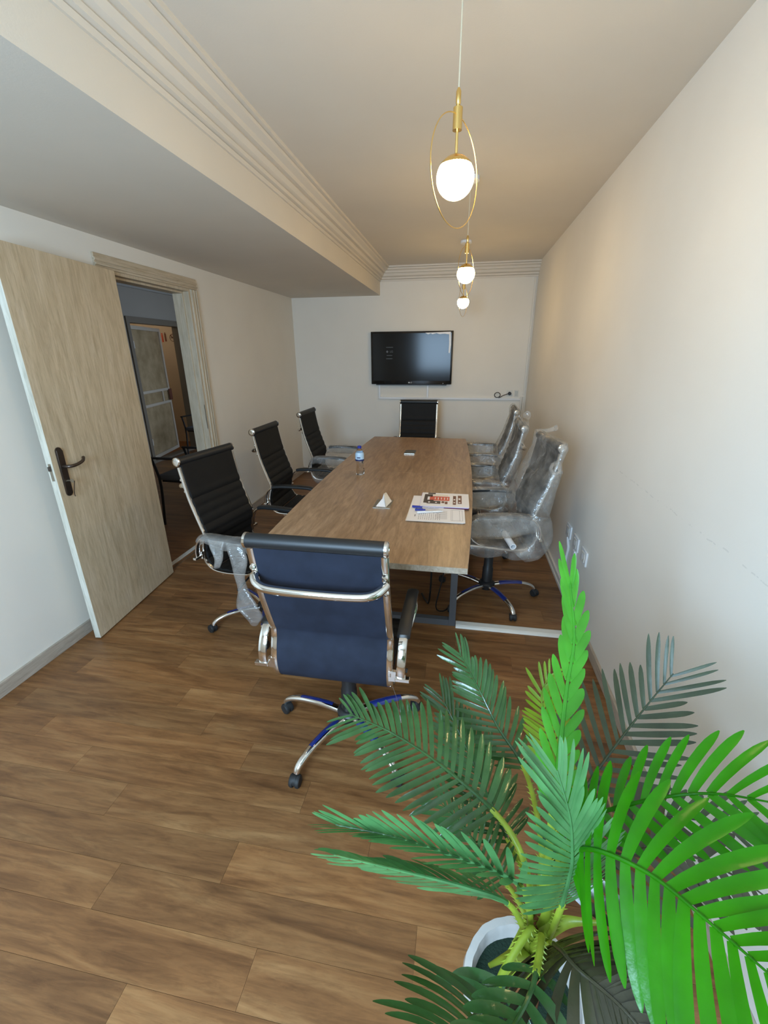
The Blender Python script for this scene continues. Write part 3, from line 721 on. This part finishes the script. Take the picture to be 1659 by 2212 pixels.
def foil_noise(p, amp, seed, az=.35):
    q = Vector((p.x, p.y, p.z*az)); o = Vector((seed, 0, seed*.7))
    a = noise.noise_vector(q*8+o); b = noise.noise_vector(q*26+o)
    r = (1-abs(noise.noise(q*15+o))*3.2)      # long sharp creases
    return a*amp+b*amp*.28+Vector((0, r*amp*.45, 0))
def foil_obj(name, rings, parent, amp, seed, closed=True, az=.35):
    bm = BM(); R = []
    for ring in rings:
        row = []
        for q in ring:
            q = Vector(q); q = q+foil_noise(q, amp, seed, az); row.append(bm.verts.new(q))
        R.append(row)
    n = len(R[0])
    for a, b in zip(R, R[1:]):
        for k in range(n if closed else n-1):
            bm.faces.new((a[k], a[(k+1) % n], b[(k+1) % n], b[k]))
    return obj(name, bm, M_foil, parent, 'all', recalc=False)
def rrect(c, n, hw, f, b, m=22):
    """closed ring round the sling cross-section: x across, n = local front normal"""
    out = []
    for k in range(m+1): x = -hw+2*hw*k/m; e = 1-abs(x/hw)**6; out.append(c+Vector((x, 0, 0))+n*(f*(.45+.55*e)))
    for k in range(1, m): x = hw-2*hw*k/m; e = 1-abs(x/hw)**6; out.append(c+Vector((x, 0, 0))-n*(b*(.45+.55*e)))
    return out
def wrap_back(t, seed, i1=88, bulge=.045, frontb=.02, hw=.252):
    rings = []
    top, n0 = FR[0]
    c0 = Vector((0, -.304, 1.034))
    for r, dz in ((.004, .036), (.026, .030), (.036, .0)):
        rings.append(rrect(c0+Vector((0, 0, dz)), Vector((0, 1, .1)).normalized(), hw, r, r))
    for i in range(8, i1, 2):
        p, n = FR[i]; u = (i-8)/(i1-8)
        rings.append(rrect(p, n if i < 60 else (n*.5+Vector((0, .8, .2))).normalized(), hw+.012*u, .022+frontb*math.sin(PI*u), .028+bulge*math.sin(PI*.62*u)+.02*u))
    return foil_obj('bubble_wrap', rings, t, .012, seed)
def wrap_seat(t, seed, droop=.05, hw=.25):
    rings = []
    for i in range(split-8, 130, 2):
        p, n = FR[i]; u = (i-split+8)/(137-split)
        rings.append(rrect(p, Vector((0, .1, 1)).normalized(), hw, .035, .03+droop*(.4+.6*abs(math.sin(7*u)))))
    p = FR[129][0]; rings.append(rrect(p+Vector((0, .02, -.01)), Vector((0, .1, 1)), hw*.95, .02, .03+droop))
    return foil_obj('seat_bubble_wrap', rings, t, .010, seed+5, az=1.)
def wrap_arm(t, seed, s, full=True, skirt=.12):
    a3 = cat([(s*.262, y, z) for y, z in ARM[2:11]], 22); rings = []
    for i, p in enumerate(a3):
        d = skirt*math.sin(PI*i/21)**.6
        ring = []
        for k in range(16):
            a = 2*PI*k/16; x = .036*math.cos(a); z = .024*math.sin(a)
            if z < 0: z -= d*(-math.sin(a))**3
            ring.append(p+Vector((x, 0, z+.002)))
        rings.append(ring)
    return foil_obj('arm_bubble_wrap', rings, t, .007, seed+9+s, az=1.)
def wrap_tail(t, seed, base, d, ln, w):      # twisted ends of the foil
    rings = []; base = Vector(base); d = Vector(d)
    for i in range(7):
        u = i/6; c = base+d*(ln*u); r = w*(1-.55*math.sin(PI*u))*(1-.3*u)+.004
        rings.append([c+Vector((r*math.cos(a)*(.35), r*.9*math.sin(a), r*math.cos(a))) for a in [2*PI*k/8 for k in range(8)]])
    return foil_obj('foil_tail', rings, t, .008, seed)

def place(label, x, y, face, base_off=0., lift=0., group='high-back office chairs round the table', first=False):
    c = proto if first else copy_tree(proto)
    c.location = (x, y, 0); c.rotation_euler = (0, 0, face-PI/2); tag(c, label, 'chair', group)
    for ch in c.children:
        if ch.name.startswith('base_leg'): ch.rotation_euler.z += base_off-(face-PI/2)
        if lift and not ch.name.split('.')[0] in ('base_leg', 'base_hub', 'gas_column'): ch.location.z += lift
    return c
D = math.radians
cN = place('chair with its navy back to the viewer, at the near table end', -.410, 1.418, D(90), D(172-90), 0, first=True)
c1 = place('black ribbed chair nearest the open door, left of the table', -1.135, 2.165, D(-10), D(208-90))
c2 = place('black ribbed chair second on the left side, between two other chairs', -1.19, 3.14, D(0), D(190-90))
c3 = place('farthest chair on the left side, black back with foil-wrapped seat', -1.19, 4.10, D(0), D(170-90))
cF = place('black ribbed chair at the far head of the table, under the television', -.49, 4.86, D(-90), D(100))
r1 = place('foil-wrapped chair nearest the viewer on the right side of the table', .235, 2.655, D(187), D(-90), .035)
r2 = place('foil-wrapped chair in the middle of the right side', .150, 3.42, D(180), D(-60), .02)
r3 = place('foil-wrapped chair at the far end of the right side by the corner', .205, 4.36, D(178), D(-40), .02)
for c, sd in ((r1, 1.), (r2, 12.), (r3, 25.)):
    g = bpy.data.objects.new('x', None); bpy.data.objects.remove(g)
    lf = .035 if c is r1 else .02
    parts = [wrap_back(c, sd, bulge=.075 if c is r1 else .05, frontb=.05 if c is r1 else .03, hw=.268 if c is r1 else .255), wrap_seat(c, sd, .055 if c is r1 else .035, .258), wrap_arm(c, sd, -1), wrap_arm(c, sd, 1)]
    if c is r1: parts += [wrap_tail(c, sd, (.25, -.315, 1.045), (.15, -1, .25), .10, .022), wrap_tail(c, sd+2, (-.25, -.27, .93), (-.9, .3, .2), .05, .035), wrap_tail(c, sd+4, (.24, .2, .46), (.2, .5, .9), .10, .05)]
    if c is r2: parts += [wrap_tail(c, sd, (-.10, -.31, 1.055), (-.3, -.2, .9), .07, .045), wrap_tail(c, sd+2, (.24, -.32, 1.03), (.3, -.8, -.5), .07, .03)]
    if c is r1:
        for x0, y0, w_, h_ in ((.245, -.06, .13, .10), (.24, .13, .07, .09)):
            ring_ = [[Vector((x0+.008*math.sin(a)-.03*u, y0+w_*(1-u**1.4)*math.cos(a), .42-h_*u)) for a in [2*PI*k/14 for k in range(14)]] for u in [i/8 for i in range(9)]]
            parts.append(foil_obj('foil_flap', ring_, c, .008, 5.+x0, az=1.))
    for p in parts: p.location.z += lf
sw = wrap_seat(c3, 40., .03); wrap_arm(c3, 41., -1, skirt=.05); wrap_arm(c3, 42., 1, skirt=.05)
# white cardboard tube lying in the foil of the nearest wrapped chair
ct = thing('cardboard_tube', 'white cardboard tube poking out of the foil on the nearest wrapped chair', 'tube', (.30, 2.50, .535))
bm = BM(); lathe(bm, [(.019, 0), (.019, .16), (.013, .16), (.013, .0)], 20, (0, 0, 0), (.25, -1, -.12), caps=False); obj('tube_wall', bm, M_whitepl, ct, True)
# loose foil sleeve hanging from the near armrest of c1
bm_r = []
a3 = cat([(.262, y, z) for y, z in ARM[3:8]], 16)
rings = []
for i, p in enumerate(a3):
    ring = []
    for k in range(14):
        a = 2*PI*k/14; zz = .022*math.sin(a); u = i/15
        if zz < 0: zz *= 1+4.5*u*abs(math.sin(3.3*u+.4))
        ring.append(p+Vector((.036*math.cos(a), 0, zz+.004)))
    rings.append(ring)
foil_obj('bubble_wrap', rings, c1, .010, 60.)
path = cat([(.262, .04, .640), (.275, .06, .60), (.282, .075, .52), (.287, .075, .44), (.297, .10, .36), (.302, .125, .27), (.305, .15, .19)], 30)
rings = []
for i, p in enumerate(path):
    u = i/29; w = .058-.020*math.sin(PI*u*1.5)+.016*math.sin(9*u); w *= (1 if u < .85 else 1-(u-.85)*4.5)
    rings.append([p+Vector((.016*math.sin(a)+.01, w*math.cos(a), 0)) for a in [2*PI*k/12 for k in range(12)]])
foil_obj('hanging_foil', rings, c1, .013, 71.)
path = cat([(.262, -.07, .640), (.280, -.06, .60), (.288, -.05, .54), (.292, -.07, .49)], 14)
foil_obj('hanging_foil', [[p+Vector((.012*math.sin(a)+.006, (.055*(1-i/14)**.6)*math.cos(a), 0)) for a in [2*PI*k/10 for k in range(10)]] for i, p in enumerate(path)], c1, .010, 77.)
# little clear tag hanging from the front chair on a thread
bm = BM(); sweep(bm, cat([(.215, -.215, .48), (.232, -.17, .36), (.235, -.13, .245)], 8), .0008, seg=5); lathe(bm, [(.002, 0), (.006, -.008), (.014, -.03), (.011, -.036)], 10, (.235, -.13, .245)); obj('hanging_tag', bm, M_foil, cN, True)

# ------------------------------------------------------------------ television and wall things
tv = thing('television', 'flat black television on the far wall', 'television', (-.637, YF-.005, 1.205))
hw, th = .502, .615
bm = BM(); box(bm, -hw, hw, -.05, -.012, 0, th, .006); box(bm, -.25, .25, -.012, .005, .12, .48); obj('tv_body', bm, M_bezel, tv, True)
bm = BM(); box(bm, -hw+.022, hw-.022, -.0515, -.0495, .042, th-.022); scr = obj('tv_screen', bm, M_screen, tv)
bm = BM(); box(bm, -hw+.06, hw-.06, -.048, -.02, -.012, 0, .002); obj('lower_trim', bm, M_black, tv)
def facing(x, y, z): return Matrix.Translation((x, y, z)) @ Matrix.Rotation(PI/2, 4, 'X')
text_mesh('maker_lettering', 'LG', .024, M_text, tv, facing(.0, -.0508, .021))
bm = BM(); lathe(bm, [(.0085, 0), (.0085, .001)], 18, (-.024, -.0502, .021), (0, -1, 0)); obj('maker_emblem', bm, M_text, tv)
text_mesh('screen_caption', 'LG', .034, M_faint, scr, facing(-.245, -.0522, .385), .0001)
bm = BM(); lathe(bm, [(.013, 0), (.013, .0004)], 18, (-.297, -.0516, .385), (0, -1, 0))
for x0, x1, zz in ((-.31, -.225, .432), (-.305, -.235, .338), (-.31, -.232, .300)): box(bm, x0, x1, -.052, -.0516, zz, zz+.006)
obj('screen_graphic', bm, M_faint, scr)
bm = BM(); poly = [(.165, .595), (.47, .602), (.478, .46), (.468, .36), (.452, .37), (.455, .47), (.452, .575), (.40, .582), (.34, .578), (.30, .588), (.25, .578), (.235, .588), (.20, .577)]
a = [bm.verts.new((x, -.0525, z)) for x, z in poly]; b_ = [bm.verts.new((x, -.0517, z)) for x, z in poly]
bm.faces.new(a); bm.faces.new(b_[::-1])
for i in range(len(poly)): bm.faces.new((a[i], a[(i+1) % len(poly)], b_[(i+1) % len(poly)], b_[i]))
tag(obj('protective_film', bm, M_whitepl, tv), 'white peeling protective film')
bm = BM(); lathe(bm, [(.004, 0), (.004, .001)], 10, (.40, -.05, .012), (0, -1, 0)); obj('power_led', bm, M_whitepl, tv)
# trunking on the far wall
tk = thing('cable_trunking', 'white cable trunking run on the far wall under the television', 'trunking', (0, YF, 0))
for x0, x1, z0, z1 in ((-1.052, .705, 1.022, 1.044), (-1.052, -1.030, 1.044, 1.20), (-.437, -.415, 1.044, 1.20)):
    bm = BM(); box(bm, x0, x1, -.022, -.0003, z0, z1, .002); obj('trunking_run', bm, M_whitepl, tk)
tk = thing('cable_trunking', 'white vertical cable trunking in the far right corner', 'trunking', (.735, YF, 0))
for x0, x1, z0, z1 in ((.0, .022, 1.08, 2.36), (-.03, -.006, .08, 1.06), (-.002, .020, .08, 1.06)):
    bm = BM(); box(bm, x0, x1, -.016, -.0003, z0, z1, .002); obj('trunking_run', bm, M_offwhite, tk)
pg_ = thing('power_plug', 'black plug with a loop of black cable in the far wall socket', 'plug', (.575, YF-.003, 1.10))
bm = BM(); lathe(bm, [(.020, 0), (.020, .025), (.014, .035)], 18, (0, -.006, 0), (0, -1, 0)); obj('plug_body', bm, M_black, pg_, True)
bm = BM(); lp = [(-.012, -.02, -.002), (-.05, -.03, -.012), (-.09, -.03, -.03), (-.11, -.03, -.045)]+[(-.145+.034*math.cos(a), -.03+.003*a, -.018+.030*math.sin(a)) for a in [-.6+.5*i for i in range(13)]]+[(-.115, -.030, -.03), (-.125, -.032, -.054)]
sweep(bm, cat(lp, 70), .0045, seg=8); obj('cable', bm, M_black, pg_, True)
ws = thing('wall_socket', 'small white double socket beside the black plug on the far wall', 'socket', (.655, YF, 1.10))
bm = BM(); box(bm, -.024, .024, -.010, -.0003, -.04, .04, .003); obj('socket_plate', bm, M_offwhite, ws)
bm = BM(); box(bm, -.014, -.003, -.0115, -.0098, -.03, .03); box(bm, .003, .014, -.0115, -.0098, -.03, .03); obj('socket_insert', bm, M_steel, ws)
bm = BM(); box(bm, -.115, -.045, -.006, -.0003, -.03, .04, .002); obj('socket_plate', bm, M_offwhite, ws)

# sockets and trunking on the right wall
labs = ['white wall socket farthest from the viewer in the row of three', 'middle white wall socket above the trunking', 'white wall socket nearest the viewer in the row of three']
for i, (y, z) in enumerate(((2.865, .432), (2.665, .43), (2.47, .43))):
    s = thing('wall_socket', labs[i], 'socket', (XR, y, z), 0, 'white sockets on the right wall')
    bm = BM(); box(bm, -.012, -.0003, -.058, .058, -.045, .045, .004); obj('socket_plate', bm, M_whitepl, s, True)
    bm = BM(); box(bm, -.0145, -.0115, -.032, .032, -.028, .028, .001); q = obj('socket_insert', bm, M_offwhite, s)
    bm = BM(); lathe(bm, [(.017, 0), (.017, .001)], 18, (-.0146, 0, 0), (-1, 0, 0)); obj('socket_recess', bm, M_whitepl, q)
tk = thing('cable_trunking', 'pair of white upright trunkings under the right wall sockets', 'trunking', (XR, 2.70, 0))
bm = BM(); box(bm, -.018, -.0003, -.065, -.030, .058, .383, .003); obj('trunking_run', bm, M_whitepl, tk)
bm = BM(); sweep(bm, cat([(-.010, .135, .06), (-.010, .120, .25), (-.010, .10, .33), (-.010, .13, .36), (-.010, .15, .39)], 16), .009, .009, seg=8); obj('flexible_conduit', bm, M_whitepl, tk, True)
tk = thing('floor_cable_cover', 'white cable cover strip across the floor from table leg to wall', 'cable cover', (.39, 2.278, 0))
bm = BM(); pf2 = [(-.036, 0), (-.030, .010), (-.018, .015), (.018, .015), (.030, .010), (.036, 0)]
a = [bm.verts.new((-.352, y, z+.0002)) for y, z in pf2]; b_ = [bm.verts.new((.358, y, z+.0002)) for y, z in pf2]
bm.faces.new(a); bm.faces.new(b_[::-1])
for i in range(6): bm.faces.new((a[i], a[(i+1) % 6], b_[(i+1) % 6], b_[i]))
obj('cover_strip', bm, mat('ivory_plastic', (.80, .77, .70), .5), tk)
# cables below the table
def cable(label, pts, r=.0045):
    t = thing('power_cable', label, 'cable', tuple(pts[0]), 0, 'black cables under the table'); o0 = Vector(pts[0])
    bm = BM(); sweep(bm, [p-o0 for p in cat(pts, 40)], r, seg=7); obj('cable_sheath', bm, M_black, t, True)
cable('black cable sagging below the tabletop inside the right table leg', [(-.05, 2.33, .70), (-.03, 2.34, .50), (-.06, 2.35, .25), (-.09, 2.36, .06), (-.04, 2.40, .012), (.0, 2.5, .006), (.02, 2.7, .006)])
cable('black cable drooping in a loop under the near end of the table', [(-.52, 2.33, .70), (-.46, 2.30, .45), (-.36, 2.34, .33), (-.26, 2.36, .40), (-.22, 2.37, .60), (-.2, 2.4, .70)])
cable('second thin black cable close to the right table leg', [(-.12, 2.40, .70), (-.13, 2.42, .45), (-.13, 2.44, .2), (-.14, 2.45, .04), (-.16, 2.50, .008), (-.2, 2.60, .006)], .006)

# ------------------------------------------------------------------ pendant lamps
def pendant(x, y, z, rz, label):
    t = thing('pendant_lamp', label, 'lamp', (x, y, z), rz, 'pendant lamps over the table')
    bm = BM(); c = ZC-z; lathe(bm, [(.05, c-.022), (.05, c-.002)], 24); obj('ceiling_rose', bm, M_whitepl, t, True)
    bm = BM(); lathe(bm, [(.0022, .20), (.0022, c-.02)], 8); obj('cord', bm, mat('beige_cord', (.62, .52, .36), .6), t)
    bm = BM(); lathe(bm, [(.004, .165), (.007, .17), (.007, .195), (.003, .203)], 14); lathe(bm, [(.0130, .110), (.0130, .160), (.005, .166)], 16); lathe(bm, [(.004, .05), (.004, .112)], 8); obj('lamp_holder', bm, M_brass, t, True)
    g = []; r = .0535
    for i in range(17):
        a = -PI/2+(PI/2+.60)*i/16; g.append((max(.0005, r*math.cos(a)), r*math.sin(a)))
    bm = BM(); lathe(bm, g, 32); gl = obj('glass_globe', bm, M_globe, t, True)
    bm = BM(); lathe(bm, [(r*.84, .0290), (r*.78, .036), (r*.5, .048), (.010, .056)], 28); obj('globe_cap', bm, M_brass, t, True)
    bm = BM(); R0 = .133; sweep(bm, [(R0*math.sin(2*PI*k/64), 0, .012+R0*math.cos(2*PI*k/64)) for k in range(65)], .0015, seg=6, caps=False); obj('wire_hoop', bm, M_brass, t, True)
pendant(-.052, 1.5, 2.038, D(62), 'pendant globe lamp nearest the viewer inside an oval wire hoop')
pendant(-.015, 3.0, 2.020, D(70), 'middle pendant globe lamp of the row over the table')
pendant(-.034, 4.5, 2.012, D(74), 'farthest pendant globe lamp, just above the television')

# ------------------------------------------------------------------ potted palm
pot = thing('potted_palm', 'artificial palm in a white pot in the near right corner', 'plant', (.2, .545, 0))
PO = Vector((.2, .545, 0))
bm = BM()
lathe(bm, [(.075, 0), (.082, .01), (.100, .12), (.112, .22), (.118, .262), (.128, .268), (.131, .285), (.128, .300), (.112, .300), (.108, .285), (.104, .20), (.0, .20)], 96, caps=False, wob=lambda a, z: 1+.006*math.sin(9*a)*(1 if z > .1 else .3)+.005*math.sin(23*a+z*40))
obj('pot', bm, M_pot, pot, True)
bm = BM(); lathe(bm, [(.0005, .266), (.05, .264), (.109, .258)], 36, caps=False); obj('moss', bm, M_soil, pot, True)
bm = BM(); lathe(bm, [(.032, .22), (.028, .32), (.026, .38), (.028, .46), (.022, .54), (.010, .58)], 16, wob=lambda a, z: 1+.08*math.sin(3*a+z*60)); obj('trunk', bm, M_trunk, pot, True)
leafcount = [0]
VS = [0, .14, .30, .48, .66, .80, .90, .96, 1.]
def make_frond(name, pts, t0, up, Lmax, nlf, m, wid=.024, fold=(0., 0.), droop=.35, a0=75, a1=28, sides=(1, 1), single=True, prof=None, stem=.006, sheath=True, tipw=1., seed=0, lens=(1, 1)):
    rn = random.Random(seed+len(pts)); up = Vector(up).normalized()
    P = [p-PO for p in cat(pts, 90)]; k0 = int(89*t0)
    fr = thing(name, None, None); fr.parent = pot
    # petiole and sheath
    bm = BM(); pp = P[:k0+2]; n = len(pp)
    if n > 2:
        w = [stem*(1+(4.6 if sheath else .6)*max(0, 1-i/(n*.55))**1.6) for i in range(n)]
        h = [stem*.7*(1+(.6 if sheath else .3)*max(0, 1-i/(n*.55))) for i in range(n)]
        sd = (P[n//2]-P[0]).cross(Vector((0, 0, 1)))
        if sd.length < .02: sd = Vector((1, 0, 0))
        sweep(bm, pp, w, h, side=sd.normalized(), seg=10)
        sd.normalize()
        for i in range(int(n*.35), n-2, 2):      # thorns along both edges
            for s in (-1, 1):
                if rn.random() < .8:
                    T_ = (pp[i+1]-pp[i]).normalized(); q = pp[i]+sd*(s*w[i]*.85); a = bm.verts.new(q-T_*.003); b = bm.verts.new(q+T_*.003); c = bm.verts.new(q+sd*(s*.007)+T_*.006); d = bm.verts.new(q+Vector((0, 0, .003)))
                    bm.faces.new((a, b, c)); bm.faces.new((a, d, c)); bm.faces.new((b, d, c))
        obj('petiole', bm, M_stem, fr, True)
    bm = BM(); rp_ = P[k0:]; sweep(bm, rp_, [stem*.75*(1-.75*i/len(rp_)) for i in range(len(rp_))], seg=7); obj('rachis', bm, m, fr, True)
    bms = BM() if not single else None
    for i in range(nlf):
        u = i/(nlf-1); f = k0+u*(88-k0); k = int(f)
        p = P[k].lerp(P[min(k+1, 89)], f-k); T_ = (P[min(k+2, 89)]-P[max(k-2, 0)]).normalized()
        Nn = (up-T_*up.dot(T_)).normalized(); S = T_.cross(Nn)
        ln0 = Lmax*(prof(u) if prof else (.45+.55*math.sin(PI*min(1, u*1.12+.10))**.8 if u < .8 else .95-.42*(u-.8)/.2*1))
        for s, on, fo, lm in ((1, sides[0], fold[0], lens[0]), (-1, sides[1], fold[1], lens[1])):
            if not on: continue
            ang = D(a0+(a1-a0)*u+rn.uniform(-3, 3)); ln = ln0*lm*rn.uniform(.93, 1.05)
            Sd = S*s*math.cos(fo)+Nn*math.sin(fo)
            Dr = (Sd*math.sin(ang)+T_*math.cos(ang)).normalized()
            Ns = (Nn*math.cos(fo)-S*s*math.sin(fo)); Wd = Dr.cross(Ns).normalized()
            dr = droop*rn.uniform(.75, 1.25); w = wid*(1 if u < .75 else 1-.45*(u-.75)/.25)*rn.uniform(.9, 1.1)
            b = bms if bms else BM(); prev = None; st = 8
            q = p.copy(); dcur = Dr.copy(); tw = rn.uniform(-.25, .25)
            for j, v_ in enumerate(VS):
                ww = w*.5*(.34+.66*math.sin(PI*min(1, v_*.60+.16))**.9)*(1 if v_ < .7 else max(.05, (1-((v_-.7)/.3)**2.4))**.6)
                dv = (VS[min(j+1, 8)]-v_)*st
                Wj = (Wd+Ns*tw*v_).normalized(); Nj = Wj.cross(dcur)
                if Nj.dot(Ns) < 0: Nj = -Nj
                row = [b.verts.new(q+Wj*ww-Nj*0), b.verts.new(q+Nj*(-.18*ww)), b.verts.new(q-Wj*ww)]
                if prev:
                    b.faces.new((prev[0], prev[1], row[1], row[0])); b.faces.new((prev[1], prev[2], row[2], row[1]))
                prev = row
                dcur = (dcur-Ns*(dr/st)*.6*dv-Vector((0, 0, 1))*(dr/st)*.6*dv+T_*(.25/st)*dv).normalized(); q = q+dcur*(ln/st)*dv
            if single: leafcount[0] += 1; obj('leaflet', b, m, fr, 'all')
    if bms: tag(obj('leaflets', bms, m, fr, 'all'), kind='stuff')
    return fr
C = (.19, .54, .57)
F = {
 'F1': [(.185, .54, .44), (.18, .545, .60), (.152, .58, .685), (.099, .64, .700), (-.025, .72, .715), (-.136, .78, .712), (-.238, .82, .705)],
 'F2': [(.185, .53, .40), (.178, .52, .570), (.146, .52, .680), (.038, .52, .722), (-.071, .52, .745), (-.187, .52, .750)],
 'F2b': [(.18, .53, .38), (.172, .51, .540), (.131, .50, .654), (.055, .48, .714), (-.062, .46, .760), (-.169, .45, .785)],
 'F3': [(.185, .545, .40), (.187, .55, .500), (.162, .60, .512), (.119, .68, .458), (.067, .76, .445), (.0, .80, .470)],
 'F4': [(.20, .555, .42), (.198, .60, .520), (.192, .66, .490), (.170, .76, .435), (.125, .88, .430), (.058, .98, .493), (-.010, 1.06, .570)],
 'F5': [(.20, .55, .42), (.205, .58, .60), (.209, .68, .630), (.198, .82, .612), (.140, .90, .645), (.090, .96, .705), (.031, 1.0, .790)],
 'F6': [(.205, .555, .42), (.228, .60, .620), (.253, .72, .655), (.256, .82, .693), (.250, .90, .706), (.246, .94, .735), (.269, .97, .777)],
 'F7': [(.20, .55, .40), (.205, .56, .60), (.214, .62, .757), (.220, .66, .866), (.233, .72, .957), (.244, .76, 1.037), (.232, .80, 1.136)],
 'F8': [(.205, .555, .42), (.225, .58, .620), (.280, .68, .655), (.313, .74, .665), (.392, .82, .719), (.468, .88, .795), (.514, .90, .872)],
 'F9': [(.21, .55, .42), (.240, .58, .60), (.346, .70, .606), (.453, .74, .603), (.541, .74, .625), (.633, .72, .635)],
 'F10': [(.205, .545, .42), (.215, .56, .650), (.254, .58, .780), (.300, .58, .826), (.362, .56, .896), (.412, .54, .940), (.455, .50, .985)],
 'F11': [(.20, .535, .42), (.206, .525, .660), (.208, .50, .800), (.222, .46, .890), (.276, .42, .922), (.312, .36, .951), (.336, .30, .985)],
 'F12': [(.20, .53, .40), (.213, .505, .620), (.206, .475, .800), (.200, .47, .865), (.190, .48, .925), (.172, .51, .975)],
 'F13': [(.185, .53, .42)]+[(0.175, 0.5, 0.602), (0.123, 0.44, 0.59), (0.1, 0.4, 0.588), (0.058, 0.35, 0.641), (0.018, 0.3, 0.7)],
 'F13b': [(.19, .53, .42)]+[(0.188, 0.49, 0.606), (0.165, 0.42, 0.66), (0.147, 0.38, 0.679), (0.121, 0.34, 0.698), (0.085, 0.29, 0.752)],
 'F14': [(.20, .53, .40), (.205, .50, .560), (.208, .46, .640), (.222, .42, .680), (.279, .39, .670), (.325, .35, .655)],
 'F15': [(.21, .55, .42), (.240, .57, .62), (.396, .62, .684), (.477, .62, .680), (.543, .60, .672), (.610, .58, .640)],
}
F = {k: [Vector(p) for p in v_] for k, v_ in F.items()}
camv = lambda k, i=-2: (Vector((0, 0, CH))-F[k][i]).normalized()
tap = lambda u: 1-.55*u
make_frond('frond', F['F1'], .46, camv('F1')+Vector((0, 0, .6)), .150, 23, M_leafd, .0132, (.1, .1), .40, 78, 32, seed=1)
make_frond('frond', F['F11'], .57, camv('F11')+Vector((.0, 0, .25)), .152, 17, M_leafb, .0185, (.0, .0), .25, 112, 42, seed=2, prof=lambda u: .42+.66*math.sin(PI*min(1, .03+u*.60)))
make_frond('frond', F['F10'], .50, camv('F10')+Vector((.0, .2, .35)), .120, 14, M_leafb, .0150, (.05, .05), .30, 70, 34, seed=3, prof=lambda u: .28+.85*math.sin(PI*min(1, .05+u*.55)))
make_frond('frond', F['F12'], .50, camv('F12')+Vector((.35, .1, 0)), .138, 26, M_leafm, .0095, (.12, .12), .22, 62, 24, seed=4, lens=(.8, 1.0))
make_frond('frond', F['F8'], .42, camv('F8')+Vector((0, -.3, .1)), .180, 18, M_leafo, .0125, (.05, .05), .30, 66, 30, seed=5)
make_frond('frond', F['F7'], .45, Vector((-.25, -1, .1)), .100, 13, M_leafn, .020, (-.35, -.6), .10, 46, 14, seed=6, lens=(.75, 1.), stem=.0075, prof=lambda u: .85+.15*u)
make_frond('frond', F['F5'], .58, camv('F5')+Vector((0, 0, .3)), .115, 20, M_leafd, .0115, (.05, .05), .4, 66, 24, seed=7, single=False)
make_frond('frond', F['F6'], .55, camv('F6'), .085, 18, M_leafy, .0105, (.1, .1), .2, 62, 30, seed=8, single=False)
make_frond('frond', F['F4'], .42, camv('F4')+Vector((0, 0, .3)), .150, 20, M_leafd, .0145, (.05, .05), .3, 62, 24, seed=9, single=False)
make_frond('frond', F['F3'], .46, Vector((-.2, -.3, 1)), .115, 14, M_leafd, .0135, (.1, .1), .4, 70, 30, seed=10, single=False)
make_frond('frond', F['F2'], .45, Vector((.1, -.45, .9)), .110, 18, M_leafm, .0125, (1.15, 1.25), .15, 48, 24, seed=11, single=False)
make_frond('frond', F['F2b'], .47, Vector((.1, -.5, .9)), .100, 16, M_leafm, .0125, (-1.0, -1.2), .4, 55, 28, seed=12, single=False)
make_frond('frond', F['F13'], .60, camv('F13')+Vector((-.2, 0, .5)), .130, 11, M_leafd, .0165, (.1, .1), .6, 80, 45, seed=13)
make_frond('frond', F['F13b'], .64, camv('F13b')+Vector((-.2, 0, .5)), .085, 7, M_leafd, .0185, (.1, .1), .6, 80, 45, seed=14)
make_frond('frond', F['F14'], .50, camv('F14')+Vector((0, .3, .5)), .155, 20, M_leafk, .0165, (.1, .1), .5, 80, 38, seed=15)
make_frond('frond', F['F9'], .36, camv('F9')+Vector((0, -.1, .5)), .110, 16, M_leafo, .0145, (.3, .1), .25, 72, 40, seed=16, single=False)
make_frond('frond', F['F15'], .34, Vector((0, -.4, 1)), .140, 16, M_leafk, .018, (.05, .05), .45, 74, 40, seed=17, single=False)
for nm_, q in (('a', [(.195, .535, .45), (.20, .525, .54), (.235, .52, .60), (.285, .515, .625)]), ('b', [(.19, .535, .43), (.165, .50, .52), (.13, .47, .56), (.10, .45, .57)])):
    P_ = [p-PO for p in cat(q, 26)]; bm = BM()
    sweep(bm, P_, [.034*(1-i/25)**1.3+.004 for i in range(26)], [.010*(1-i/25)+.003 for i in range(26)], side=(.2, .6, .8) if nm_ == 'a' else (.5, -.7, .4), seg=10)
    obj('petiole', bm, M_stem, pot, True)
